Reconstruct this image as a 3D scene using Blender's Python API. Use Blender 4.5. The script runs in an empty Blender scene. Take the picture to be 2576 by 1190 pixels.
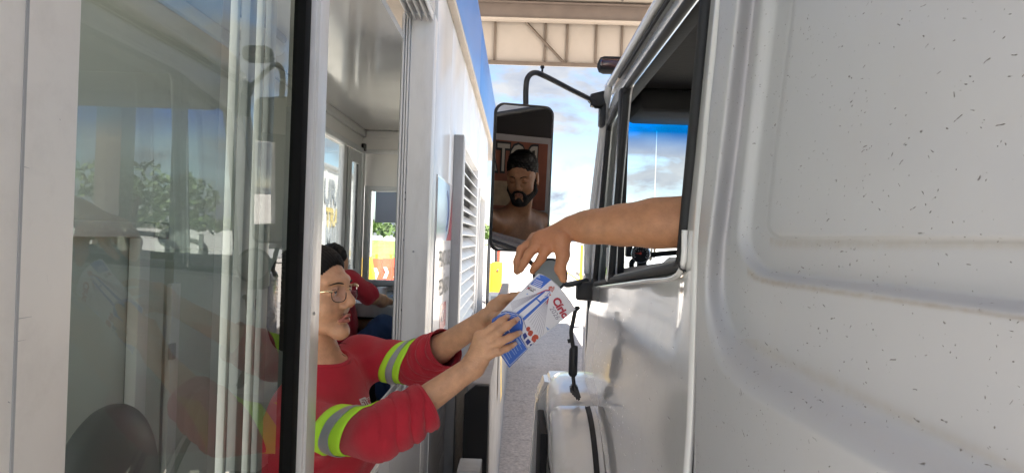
import bpy, bmesh, math, random
import numpy as np
from mathutils import Vector, Matrix
from mathutils.bvhtree import BVHTree
random.seed(7)
R = math.radians
CZ = 2.1                      # camera height above the lane; every z below is written relative to it
sc = bpy.context.scene
col = sc.collection

# ------------------------------------------------------------------ camera
F = 1789.0                    # focal length in the units the photograph was measured in (2576 wide)
_r = R(1.9)
cY = Vector((14, -7, -F)).normalized()
up = Vector((math.sin(_r), math.cos(_r), 0)); up.z = (14*up.x - 7*up.y)/F
cZ_ = up.normalized(); cX = cY.cross(cZ_).normalized(); cZ_ = cX.cross(cY)
C2W = Matrix((cX, cY, cZ_))   # camera vector -> world vector
cam = bpy.data.cameras.new('camera'); camo = bpy.data.objects.new('camera', cam); col.objects.link(camo)
cam.sensor_width = 36; cam.lens = F/2576*36; cam.clip_end = 3000; cam.clip_start = .02
camo.matrix_world = Matrix.Translation((0, 0, CZ)) @ C2W.to_4x4()
sc.camera = camo
def ray(u, v): return C2W @ Vector((u-1288, -(v-595), -F))
def PY(u, v, Y):
    d = ray(u, v); return d*(Y/d.y)
def PX(u, v, X):
    d = ray(u, v); return d*(X/d.x)
def proj(p):
    c = C2W.transposed() @ Vector(p); return (1288 - c.x/c.z*F, 595 + c.y/c.z*F)

# ------------------------------------------------------------------ world and sun
SUN_EL, SUN_AZ = R(62), R(152)     # azimuth clockwise from +Y (the driving direction): behind the camera
w = bpy.data.worlds.new('World'); sc.world = w; w.use_nodes = True
nt = w.node_tree; nt.nodes.clear()
def N(nt, t, **k):
    n = nt.nodes.new(t)
    for a, b in k.items():
        if a.startswith('i_'): n.inputs[a[2:].replace('_', ' ')].default_value = b
        else: setattr(n, a, b)
    return n
def L(nt, a, b): nt.links.new(a, b)
sky = N(nt, 'ShaderNodeTexSky', sky_type='NISHITA', sun_disc=False, sun_elevation=SUN_EL, sun_rotation=SUN_AZ, air_density=1.0, dust_density=.15, ozone_density=3.5)
tc = N(nt, 'ShaderNodeTexCoord'); mp = N(nt, 'ShaderNodeMapping'); mp.inputs['Scale'].default_value = (1, 1, 2.3); mp.inputs['Location'].default_value = (.37, .1, .25)
n1 = N(nt, 'ShaderNodeTexNoise'); n1.inputs['Scale'].default_value = 6.5; n1.inputs['Detail'].default_value = 9; n1.inputs['Roughness'].default_value = .56; n1.inputs['Distortion'].default_value = .25
cr = N(nt, 'ShaderNodeValToRGB'); cr.color_ramp.elements[0].position = .45; cr.color_ramp.elements[1].position = .56
n2 = N(nt, 'ShaderNodeTexNoise'); n2.inputs['Scale'].default_value = 14; n2.inputs['Detail'].default_value = 8
cr2 = N(nt, 'ShaderNodeValToRGB'); cr2.color_ramp.elements[0].position = .3; cr2.color_ramp.elements[1].position = .62
cr2.color_ramp.elements[0].color = (1.9, 2.15, 2.7, 1); cr2.color_ramp.elements[1].color = (3.2, 3.3, 3.45, 1)
mx = N(nt, 'ShaderNodeMix', data_type='RGBA')
bg = N(nt, 'ShaderNodeBackground'); bg.inputs['Strength'].default_value = .05
wo = N(nt, 'ShaderNodeOutputWorld')
L(nt, tc.outputs['Generated'], mp.inputs[0]); L(nt, mp.outputs[0], n1.inputs['Vector']); L(nt, mp.outputs[0], n2.inputs['Vector'])
L(nt, n1.outputs['Fac'], cr.inputs[0]); L(nt, n2.outputs['Fac'], cr2.inputs[0])
L(nt, cr.outputs[0], mx.inputs[0]); L(nt, sky.outputs[0], mx.inputs[6]); L(nt, cr2.outputs[0], mx.inputs[7])
L(nt, mx.outputs[2], bg.inputs[0]); L(nt, bg.outputs[0], wo.inputs[0])
sl = bpy.data.lights.new('sun', 'SUN'); sl.energy = 5.0; sl.angle = R(.5); sl.color = (1, .965, .91)
so = bpy.data.objects.new('sun', sl); col.objects.link(so)
sd = Vector((math.sin(SUN_AZ)*math.cos(SUN_EL), math.cos(SUN_AZ)*math.cos(SUN_EL), math.sin(SUN_EL)))
so.rotation_euler = sd.to_track_quat('Z', 'Y').to_euler(); so.location = (0, -10, 30)
sc.view_settings.view_transform = 'Standard'; sc.view_settings.look = 'None'
sc.view_settings.exposure = 2.42; sc.view_settings.gamma = 1; sc.view_settings.use_curve_mapping = False
sc.render.engine = 'CYCLES'
sc.cycles.use_denoising = True
sc.cycles.max_bounces = 10; sc.cycles.diffuse_bounces = 6; sc.cycles.glossy_bounces = 5; sc.cycles.transmission_bounces = 8; sc.cycles.transparent_max_bounces = 16
sc.cycles.sample_clamp_indirect = 8; sc.cycles.caustics_reflective = False; sc.cycles.caustics_refractive = False

# ------------------------------------------------------------------ materials
MATS = {}
def pm(name, c, rough=.5, metal=0., var=.0, vs=3., bump=0., bs=60., coat=0., spec=.5, dirt=None, stretch=(1, 1, 1), sss=0., sheen=0.):
    """principled material: base colour, broad variation, fine relief, patches of dirt"""
    if name in MATS: return MATS[name]
    m = bpy.data.materials.new(name); m.use_nodes = True; nt = m.node_tree
    b = nt.nodes['Principled BSDF']; b.inputs['Base Color'].default_value = (*c, 1); b.inputs['Roughness'].default_value = rough
    b.inputs['Metallic'].default_value = metal; b.inputs['Coat Weight'].default_value = coat; b.inputs['Coat Roughness'].default_value = .06
    b.inputs['Specular IOR Level'].default_value = spec
    if sss: b.inputs['Subsurface Weight'].default_value = sss; b.inputs['Subsurface Radius'].default_value = (.012, .005, .003); b.inputs['Subsurface Scale'].default_value = 1
    if sheen: b.inputs['Sheen Weight'].default_value = sheen
    tc = N(nt, 'ShaderNodeTexCoord'); mp = N(nt, 'ShaderNodeMapping'); mp.inputs['Scale'].default_value = stretch
    L(nt, tc.outputs['Object'], mp.inputs[0])
    last = None
    if var:
        n = N(nt, 'ShaderNodeTexNoise'); n.inputs['Scale'].default_value = vs; n.inputs['Detail'].default_value = 6; n.inputs['Roughness'].default_value = .62
        L(nt, mp.outputs[0], n.inputs['Vector'])
        r = N(nt, 'ShaderNodeValToRGB'); r.color_ramp.elements[0].position = .32; r.color_ramp.elements[1].position = .68
        r.color_ramp.elements[0].color = (*[x*(1-var) for x in c], 1); r.color_ramp.elements[1].color = (*[min(1, x*(1+var*.6)) for x in c], 1)
        L(nt, n.outputs['Fac'], r.inputs[0]); last = r.outputs[0]
    if dirt:
        dc, amt, dsc = dirt
        n = N(nt, 'ShaderNodeTexNoise'); n.inputs['Scale'].default_value = dsc; n.inputs['Detail'].default_value = 9; n.inputs['Roughness'].default_value = .7
        L(nt, mp.outputs[0], n.inputs['Vector'])
        r = N(nt, 'ShaderNodeValToRGB'); r.color_ramp.elements[0].position = .52; r.color_ramp.elements[1].position = .78
        r.color_ramp.elements[0].color = (0, 0, 0, 1); r.color_ramp.elements[1].color = (amt, amt, amt, 1)
        mxn = N(nt, 'ShaderNodeMix', data_type='RGBA'); L(nt, n.outputs['Fac'], r.inputs[0]); L(nt, r.outputs[0], mxn.inputs[0])
        if last: L(nt, last, mxn.inputs[6])
        else: mxn.inputs[6].default_value = (*c, 1)
        mxn.inputs[7].default_value = (*dc, 1); last = mxn.outputs[2]
    if last: L(nt, last, b.inputs['Base Color'])
    if bump:
        n = N(nt, 'ShaderNodeTexNoise'); n.inputs['Scale'].default_value = bs; n.inputs['Detail'].default_value = 5
        bp = N(nt, 'ShaderNodeBump'); bp.inputs['Strength'].default_value = bump; bp.inputs['Distance'].default_value = .004
        L(nt, mp.outputs[0], n.inputs['Vector']); L(nt, n.outputs['Fac'], bp.inputs['Height']); L(nt, bp.outputs[0], b.inputs['Normal'])
    MATS[name] = m; return m
def schlick(nt, ior=1.5):
    """Fresnel reflectance that is the same from both sides of a thin sheet"""
    f0 = ((ior-1)/(ior+1))**2*1.9; g = N(nt, 'ShaderNodeNewGeometry'); d = N(nt, 'ShaderNodeVectorMath', operation='DOT_PRODUCT'); L(nt, g.outputs['Incoming'], d.inputs[0]); L(nt, g.outputs['Normal'], d.inputs[1])
    a = N(nt, 'ShaderNodeMath', operation='ABSOLUTE'); L(nt, d.outputs['Value'], a.inputs[0]); s = N(nt, 'ShaderNodeMath', operation='SUBTRACT', use_clamp=True); s.inputs[0].default_value = 1; L(nt, a.outputs[0], s.inputs[1])
    p = N(nt, 'ShaderNodeMath', operation='POWER'); p.inputs[1].default_value = 4.6; L(nt, s.outputs[0], p.inputs[0])
    m = N(nt, 'ShaderNodeMath', operation='MULTIPLY_ADD'); m.inputs[1].default_value = 1-f0; m.inputs[2].default_value = f0; L(nt, p.outputs[0], m.inputs[0]); return m
def glass(name, tint=(.9, .95, .92), ior=1.5, rough=0.):
    """thin sheet glass: Fresnel reflection over tinted transparency"""
    m = bpy.data.materials.new(name); m.use_nodes = True; nt = m.node_tree; nt.nodes.clear()
    o = N(nt, 'ShaderNodeOutputMaterial'); mx = N(nt, 'ShaderNodeMixShader'); fr = schlick(nt, ior)
    g = N(nt, 'ShaderNodeBsdfGlossy'); g.inputs['Roughness'].default_value = rough; t = N(nt, 'ShaderNodeBsdfTransparent'); t.inputs[0].default_value = (*tint, 1)
    mu = N(nt, 'ShaderNodeMath', operation='MULTIPLY', use_clamp=True); mu.inputs[1].default_value = 1.0
    L(nt, fr.outputs[0], mu.inputs[0]); L(nt, mu.outputs[0], mx.inputs[0]); L(nt, t.outputs[0], mx.inputs[1]); L(nt, g.outputs[0], mx.inputs[2]); L(nt, mx.outputs[0], o.inputs[0])
    MATS[name] = m; return m

# ------------------------------------------------------------------ objects
ORG = {}
def tag(o, label=None, cat=None, group=None, kind=None):
    if label: o['label'] = label
    if cat: o['category'] = cat
    if group: o['group'] = group
    if kind: o['kind'] = kind
    return o
def thing(name, loc, label, cat, group=None):
    o = bpy.data.objects.new(name, None); col.objects.link(o); o.empty_display_size = .1
    o.location = (loc[0], loc[1], loc[2]+CZ); ORG[o.name] = Vector(o.location)
    return tag(o, label, cat, group)
def link(name, me, mat, parent=None, smooth=False, base=None, auto=None):
    """me: mesh with vertices in camera-relative metres; becomes one object, child of parent"""
    o = bpy.data.objects.new(name, me); col.objects.link(o)
    co = np.empty(len(me.vertices)*3, np.float32); me.vertices.foreach_get('co', co); co = co.reshape(-1, 3); co[:, 2] += CZ
    if parent is not None: org = ORG[parent.name]; o.parent = parent
    else:
        org = Vector(base)+Vector((0, 0, CZ)) if base is not None else Vector((0, 0, 0)); o.location = org
    co -= np.array(org, np.float32); me.vertices.foreach_set('co', co.ravel()); ORG[o.name] = org
    mats = mat if isinstance(mat, (list, tuple)) else [mat]
    for m in mats: me.materials.append(m)
    if smooth: me.shade_smooth()
    elif auto:
        me.shade_smooth()
        try: me.set_sharp_from_angle(angle=R(auto))
        except Exception: pass
    me.update(); return o
def bm_mesh(bm, name='m'):
    me = bpy.data.meshes.new(name); bm.to_mesh(me); bm.free(); return me
def box_bm(bm, x0, x1, y0, y1, z0, z1, bev=0.):
    r = bmesh.ops.create_cube(bm, size=1); vs = r['verts']
    for v in vs: v.co = ((x0+x1)/2+v.co.x*(x1-x0), (y0+y1)/2+v.co.y*(y1-y0), (z0+z1)/2+v.co.z*(z1-z0))
    if bev:
        es = list({e for v in vs for e in v.link_edges})
        bmesh.ops.bevel(bm, geom=es, offset=min(bev, .45*min(abs(x1-x0), abs(y1-y0), abs(z1-z0))), segments=2, affect='EDGES', profile=.5)
def bx(name, x0, x1, y0, y1, z0, z1, mat, parent=None, bev=.002, base=None):
    bm = bmesh.new(); box_bm(bm, x0, x1, y0, y1, z0, z1, bev)
    return link(name, bm_mesh(bm, name), mat, parent, base=base, auto=35)
def boxes(name, lst, mat, parent=None, bev=.002, base=None):
    bm = bmesh.new()
    for b in lst: box_bm(bm, *b, bev)
    return link(name, bm_mesh(bm, name), mat, parent, base=base, auto=35)
def prism(name, pts, vec, mat, parent=None, bev=.0, base=None, seg=2):
    """polygon pts (3d) extruded by vec"""
    bm = bmesh.new(); a = [bm.verts.new(p) for p in pts]; b = [bm.verts.new(Vector(p)+Vector(vec)) for p in pts]
    bm.faces.new(a); bm.faces.new(b[::-1]); n = len(a)
    for i in range(n): bm.faces.new((a[i], b[i], b[(i+1) % n], a[(i+1) % n]))
    bmesh.ops.recalc_face_normals(bm, faces=bm.faces)
    if bev: bmesh.ops.bevel(bm, geom=list(bm.edges), offset=bev, segments=seg, affect='EDGES')
    return link(name, bm_mesh(bm, name), mat, parent, base=base, auto=35)
def frame_of(d):
    d = Vector(d).normalized(); a = Vector((0, 0, 1)) if abs(d.z) < .9 else Vector((1, 0, 0))
    x = d.cross(a).normalized(); return x, d.cross(x).normalized()
def tube_bm(bm, pts, rad, n=12, cap=True, squash=None, closed=False):
    pts = [Vector(p) for p in pts]; k = len(pts); rings = []
    rad = rad if isinstance(rad, (list, tuple)) else [rad]*k
    ref = None
    for i, p in enumerate(pts):
        d = (pts[(i+1) % k]-pts[i-1]) if closed else (pts[min(i+1, k-1)]-pts[max(i-1, 0)])
        d.normalize()
        if ref is None: x, y = frame_of(d)
        else: x = (ref - d*ref.dot(d)).normalized(); y = d.cross(x)
        ref = x
        sx, sy = squash if squash else (1, 1)
        rings.append([bm.verts.new(p + x*math.cos(t)*rad[i]*sx + y*math.sin(t)*rad[i]*sy) for t in [2*math.pi*j/n for j in range(n)]])
    for i in range(k if closed else k-1):
        a, b = rings[i], rings[(i+1) % k]
        for j in range(n): bm.faces.new((a[j], a[(j+1) % n], b[(j+1) % n], b[j]))
    if cap and not closed: bm.faces.new(rings[0][::-1]); bm.faces.new(rings[-1])
def tube(name, pts, rad, mat, parent=None, n=12, squash=None, closed=False, base=None):
    bm = bmesh.new(); tube_bm(bm, pts, rad, n, squash=squash, closed=closed); bmesh.ops.recalc_face_normals(bm, faces=bm.faces)
    return link(name, bm_mesh(bm, name), mat, parent, base=base, auto=50)
def disc_stack(name, c, axis, prof, mat, parent=None, n=32, base=None):
    """lathe: prof = [(distance along axis, radius)]"""
    c = Vector(c); axis = Vector(axis).normalized(); bm = bmesh.new(); x, y = frame_of(axis); rings = []
    for h, r in prof: rings.append([bm.verts.new(c+axis*h+(x*math.cos(2*math.pi*j/n)+y*math.sin(2*math.pi*j/n))*r) for j in range(n)])
    for a, b in zip(rings, rings[1:]):
        for j in range(n): bm.faces.new((a[j], a[(j+1) % n], b[(j+1) % n], b[j]))
    bm.faces.new(rings[0][::-1]); bm.faces.new(rings[-1]); bmesh.ops.recalc_face_normals(bm, faces=bm.faces)
    return link(name, bm_mesh(bm, name), mat, parent, base=base, auto=40)
def smooth_path(pts, n=6, closed=False):
    pts = [Vector(p) for p in pts]; out = []; k = len(pts)
    g = (lambda i: pts[i % k]) if closed else (lambda i: pts[max(0, min(k-1, i))])
    for i in range(k if closed else k-1):
        p0, p1, p2, p3 = g(i-1), g(i), g(i+1), g(i+2)
        for j in range(n):
            t = j/n
            out.append(.5*((2*p1)+(p2-p0)*t+(2*p0-5*p1+4*p2-p3)*t*t+(3*p1-p0-3*p2+p3)*t**3))
    if not closed: out.append(pts[-1])
    return out
def text_mesh(s, size=1., bold=0., shear=0.):
    cu = bpy.data.curves.new('text', 'FONT'); cu.body = s; cu.size = size; cu.align_x = 'CENTER'; cu.align_y = 'CENTER'; cu.offset = bold; cu.shear = shear; cu.resolution_u = 3
    o = bpy.data.objects.new('text', cu); col.objects.link(o); dg = bpy.context.evaluated_depsgraph_get(); dg.update()
    me = bpy.data.meshes.new_from_object(o.evaluated_get(dg)); bpy.data.objects.remove(o)
    vs = [tuple(v.co) for v in me.vertices]; fs = [tuple(p.vertices) for p in me.polygons]; bpy.data.meshes.remove(me); return vs, fs
def flat_text(name, s, size, origin, ax, ay, mat, parent, bold=0., sx=1., shear=0.):
    vs, fs = text_mesh(s, size, bold, shear); o = Vector(origin); ax = Vector(ax).normalized()*sx; ay = Vector(ay).normalized()
    me = bpy.data.meshes.new(name); me.from_pydata([o+ax*v[0]+ay*v[1] for v in vs], [], fs); return link(name, me, mat, parent)
def quad(name, pts, mat, parent=None, base=None):
    me = bpy.data.meshes.new(name); me.from_pydata([Vector(p) for p in pts], [], [tuple(range(len(pts)))]); return link(name, me, mat, parent, base=base)

# ------------------------------------------------------------------ implicit surfaces for bodies and cloth
def sdf_mesh(prims, h, pad=.02):
    """prims: ('c',a,b,ra,rb,k) capsule | ('e',c,(rx,ry,rz),M,k) ellipsoid | ('-e',...) carve | ('s',c,r,k). smooth union, then surface nets"""
    los, his = [], []
    for p in prims:
        if p[0] == 'c': a, b, ra, rb, k = p[1:]; a = np.array(a); b = np.array(b); lo = np.minimum(a-ra, b-rb); hi = np.maximum(a+ra, b+rb)
        else:
            c = np.array(p[1]); M = np.array(p[3]); r = np.array(p[2]); e = np.sqrt(((M*r)**2).sum(1)); k = p[4]; lo, hi = c-e, c+e
        los.append(lo-k); his.append(hi+k)
    lo = np.min([l for l, p in zip(los, prims) if p[0][0] != '-'], 0)-pad; hi = np.max([l for l, p in zip(his, prims) if p[0][0] != '-'], 0)+pad
    n = np.ceil((hi-lo)/h).astype(int)+1; D = np.full(n, .05, np.float32)
    ax = [lo[i]+h*np.arange(n[i]) for i in range(3)]
    for p, l, g in zip(prims, los, his):
        i0 = np.clip(np.floor((l-lo)/h).astype(int)-3, 0, n-1); i1 = np.clip(np.ceil((g-lo)/h).astype(int)+4, 1, n)
        if (i1 <= i0).any(): continue
        X = ax[0][i0[0]:i1[0], None, None].astype(np.float32); Y = ax[1][None, i0[1]:i1[1], None].astype(np.float32); Z = ax[2][None, None, i0[2]:i1[2]].astype(np.float32)
        sub = D[i0[0]:i1[0], i0[1]:i1[1], i0[2]:i1[2]]
        if p[0] == 'c':
            a, b, ra, rb, k = p[1:]; ba = [b[i]-a[i] for i in range(3)]; q = sum(x*x for x in ba)+1e-12
            t = np.clip(((X-a[0])*ba[0]+(Y-a[1])*ba[1]+(Z-a[2])*ba[2])/q, 0, 1)
            d = np.sqrt((X-a[0]-t*ba[0])**2+(Y-a[1]-t*ba[1])**2+(Z-a[2]-t*ba[2])**2)-(ra+(rb-ra)*t)
        else:
            c, r, M, k = p[1:]; M = np.array(M)
            x, y, z = X-c[0], Y-c[1], Z-c[2]
            l_ = [(M[0, i]*x+M[1, i]*y+M[2, i]*z)/r[i] for i in range(3)]
            k0 = np.sqrt(l_[0]**2+l_[1]**2+l_[2]**2); k1 = np.sqrt((l_[0]/r[0])**2+(l_[1]/r[1])**2+(l_[2]/r[2])**2)+1e-9
            d = k0*(k0-1)/k1
        k = max(k, 1e-4)
        if p[0][0] == '-':
            hh = np.clip(k-np.abs(sub+d), 0, None)/k; sub[...] = np.maximum(sub, -d)+hh*hh*k*.25
        else:
            hh = np.clip(k-np.abs(sub-d), 0, None)/k; sub[...] = np.minimum(sub, d)-hh*hh*k*.25
    I = D < 0
    a = I[:-1, :-1, :-1].astype(np.int8); s = np.zeros_like(a)
    offs = [(i, j, k) for i in (0, 1) for j in (0, 1) for k in (0, 1)]
    m = [slice(0, -1), slice(1, None)]
    for o in offs: s += I[m[o[0]], m[o[1]], m[o[2]]]
    act = (s > 0) & (s < 8); idx = np.argwhere(act); nv = len(idx)
    vid = np.full(act.shape, -1, np.int32); vid[act] = np.arange(nv)
    pos = np.zeros((nv, 3), np.float32); cnt = np.zeros(nv, np.float32)
    for o in offs:
        for axn in range(3):
            if o[axn] == 1: continue
            o2 = list(o); o2[axn] = 1
            da = D[idx[:, 0]+o[0], idx[:, 1]+o[1], idx[:, 2]+o[2]]; db = D[idx[:, 0]+o2[0], idx[:, 1]+o2[1], idx[:, 2]+o2[2]]
            cmsk = (da < 0) != (db < 0); t = np.where(cmsk, da/(da-db+1e-20*(da == db)), 0)
            e = np.array(o, np.float32)[None].repeat(nv, 0); e[:, axn] += t
            pos[cmsk] += e[cmsk]; cnt[cmsk] += 1
    pos = (pos/cnt[:, None]+idx)*h+lo
    F_ = []
    for axn in range(3):
        b, c = [(1, 2), (2, 0), (0, 1)][axn]
        s0 = [slice(None)]*3; s1 = [slice(None)]*3; s0[axn] = slice(0, -1); s1[axn] = slice(1, None)
        A = I[tuple(s0)]; B = I[tuple(s1)]; e = np.argwhere(A != B); e = e[(e[:, b] > 0) & (e[:, c] > 0) & (e[:, b] < n[b]-1) & (e[:, c] < n[c]-1)]
        fl = A[e[:, 0], e[:, 1], e[:, 2]]
        def cell(db, dc):
            q = e.copy(); q[:, b] += db; q[:, c] += dc; return vid[q[:, 0], q[:, 1], q[:, 2]]
        qd = np.stack([cell(-1, -1), cell(0, -1), cell(0, 0), cell(-1, 0)], 1)
        qd[~fl] = qd[~fl][:, ::-1]; F_.append(qd)
    F_ = np.concatenate(F_); F_ = F_[(F_ >= 0).all(1)]
    return pos, F_
def np_mesh(name, V, Fc):
    me = bpy.data.meshes.new(name); me.vertices.add(len(V)); me.vertices.foreach_set('co', np.asarray(V, np.float32).ravel())
    nf = len(Fc); me.loops.add(nf*4); me.loops.foreach_set('vertex_index', np.asarray(Fc, np.int32).ravel())
    me.polygons.add(nf); me.polygons.foreach_set('loop_start', np.arange(0, nf*4, 4, dtype=np.int32)); me.polygons.foreach_set('loop_total', np.full(nf, 4, np.int32))
    me.update(calc_edges=True); me.validate(); return me
def vnormals(V, Fc):
    n = np.cross(V[Fc[:, 2]]-V[Fc[:, 0]], V[Fc[:, 3]]-V[Fc[:, 1]]); out = np.zeros_like(V)
    for i in range(4): np.add.at(out, Fc[:, i], n)
    return out/(np.linalg.norm(out, axis=1, keepdims=True)+1e-9)
def relax(V, Fc, it=1, lam=.5):
    for _ in range(it):
        s = np.zeros_like(V); c = np.zeros(len(V), np.float32)
        for i in range(4):
            a, b = Fc[:, i], Fc[:, (i+1) % 4]; np.add.at(s, a, V[b]); np.add.at(s, b, V[a]); np.add.at(c, a, 1); np.add.at(c, b, 1)
        V = V+(s/np.maximum(c, 1)[:, None]-V)*lam
    return V
I3 = ((1, 0, 0), (0, 1, 0), (0, 0, 1))
def cp(pts, rads, k=.008):
    """chain of capsules"""
    return [('c', tuple(a), tuple(b), ra, rb, k) for a, b, ra, rb in zip(pts, pts[1:], rads, rads[1:])]
def set_attr(me, name, cols):
    a = me.color_attributes.new(name, 'FLOAT_COLOR', 'POINT'); c = np.ones((len(me.vertices), 4), np.float32); c[:, :cols.shape[1]] = cols; a.data.foreach_set('color', c.ravel())
def bvh(V, Fc): return BVHTree.FromPolygons([tuple(map(float, v)) for v in V], [tuple(map(int, f)) for f in Fc])
def decal(name, tree, polys, mat, parent, lift=.0008, sub=0, thick=0., maxe=5., far=None, near=None):
    """flat print laid on a surface: polygons drawn over the surface, subdivided and draped on it"""
    bm = bmesh.new()
    for pl in polys:
        try: bm.faces.new([bm.verts.new((p[0], p[1], 0)) for p in pl])
        except ValueError: pass
    bmesh.ops.triangulate(bm, faces=bm.faces)
    for _ in range(6):
        es = [e for e in bm.edges if e.calc_length() > maxe]
        if not es: break
        bmesh.ops.subdivide_edges(bm, edges=es, cuts=1); bmesh.ops.triangulate(bm, faces=[f for f in bm.faces if len(f.verts) > 3])
    miss = []
    for v in bm.verts:
        d = ray(v.co.x, v.co.y).normalized(); hit, nrm, i, dist = tree.ray_cast(Vector((0, 0, 0)), d)
        if hit is None or (far and dist > far) or (near and dist < near): miss.append(v); continue
        if nrm.dot(d) > 0: nrm = -nrm
        v.co = hit+nrm*lift
    bmesh.ops.delete(bm, geom=miss, context='VERTS')
    return link(name, bm_mesh(bm, name), mat, parent)
def stroke(pts, wd):
    """polyline -> list of quads in 2-D"""
    out = []
    for a, b in zip(pts, pts[1:]):
        a = Vector(a); b = Vector(b); d = (b-a)
        if d.length < 1e-6: continue
        d.normalize(); n = Vector((-d.y, d.x))*wd/2; out.append([a-n, b-n, b+n, a+n])
    return out

# ------------------------------------------------------------------ material palette
m_alu = pm('painted_aluminium', (.78, .78, .77), .33, var=.06, vs=5, bump=.04, bs=25, dirt=((.36, .33, .29), .35, 7), stretch=(1, 1, .25))
m_alu2 = pm('booth_wall_sheet', (.70, .71, .72), .22, var=.05, vs=2, bump=.05, bs=6, dirt=((.42, .40, .36), .35, 4), stretch=(1, 1, .3))
m_seal = pm('deep_black_seal', (.004, .004, .004), .8, spec=.2)
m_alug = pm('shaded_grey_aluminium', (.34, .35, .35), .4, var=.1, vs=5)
m_post = pm('warm_painted_sheet', (.76, .74, .70), .42, var=.05, vs=3, bump=.05, bs=120, dirt=((.40, .37, .33), .3, 9))
m_galv = pm('dull_grey_metal', (.36, .37, .38), .5, var=.15, vs=6, dirt=((.2, .18, .16), .5, 10), stretch=(1, 1, .3))
m_rub = pm('black_rubber', (.015, .015, .016), .6, bump=.1, bs=150)
m_blk = pm('black_plastic', (.022, .022, .024), .45, bump=.1, bs=200)
m_int = pm('booth_interior_sheet', (.87, .85, .81), .28, var=.05, vs=2, bump=.06, bs=5)
m_ceil = pm('glossy_ceiling_sheet', (.86, .84, .80), .09, var=.04, vs=2, bump=.12, bs=2.2, spec=.8)
m_floor = pm('booth_floor_vinyl', (.34, .32, .29), .6, var=.2)
m_blue = pm('blue_fascia_paint', (.035, .17, .50), .32, var=.06, bump=.04, bs=3, spec=.35)
m_beige = pm('aged_beige_paint', (.50, .44, .37), .5, var=.12, vs=6, dirt=((.25, .2, .16), .4, 12))
m_conc = pm('rough_concrete', (.36, .34, .32), .9, var=.18, vs=4, bump=.5, bs=40)
m_black = pm('matte_black', (.012, .012, .013), .8)
m_yel = pm('yellow_paint', (.80, .50, .03), .5, var=.12, vs=8)
m_orange = pm('orange_paint', (.80, .28, .02), .4, var=.08, vs=8)
m_red = pm('red_plastic', (.75, .07, .04), .45, var=.08)
m_wht = pm('white_plastic', (.75, .75, .74), .4, var=.05)
m_glass = glass('sliding_window_glass', (.67, .73, .67), 1.5)
m_glass2 = glass('clear_window_glass', (.90, .93, .92), 1.45)
m_ink = pm('dark_print', (.05, .05, .055), .5)
m_cab = pm('grey_cabinet_panel', (.56, .60, .55), .45, var=.05, vs=2)
m_wframe = pm('white_steel_frame', (.72, .73, .72), .4, var=.04)
m_chrome = pm('bright_metal', (.75, .75, .76), .18, metal=1.)

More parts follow.
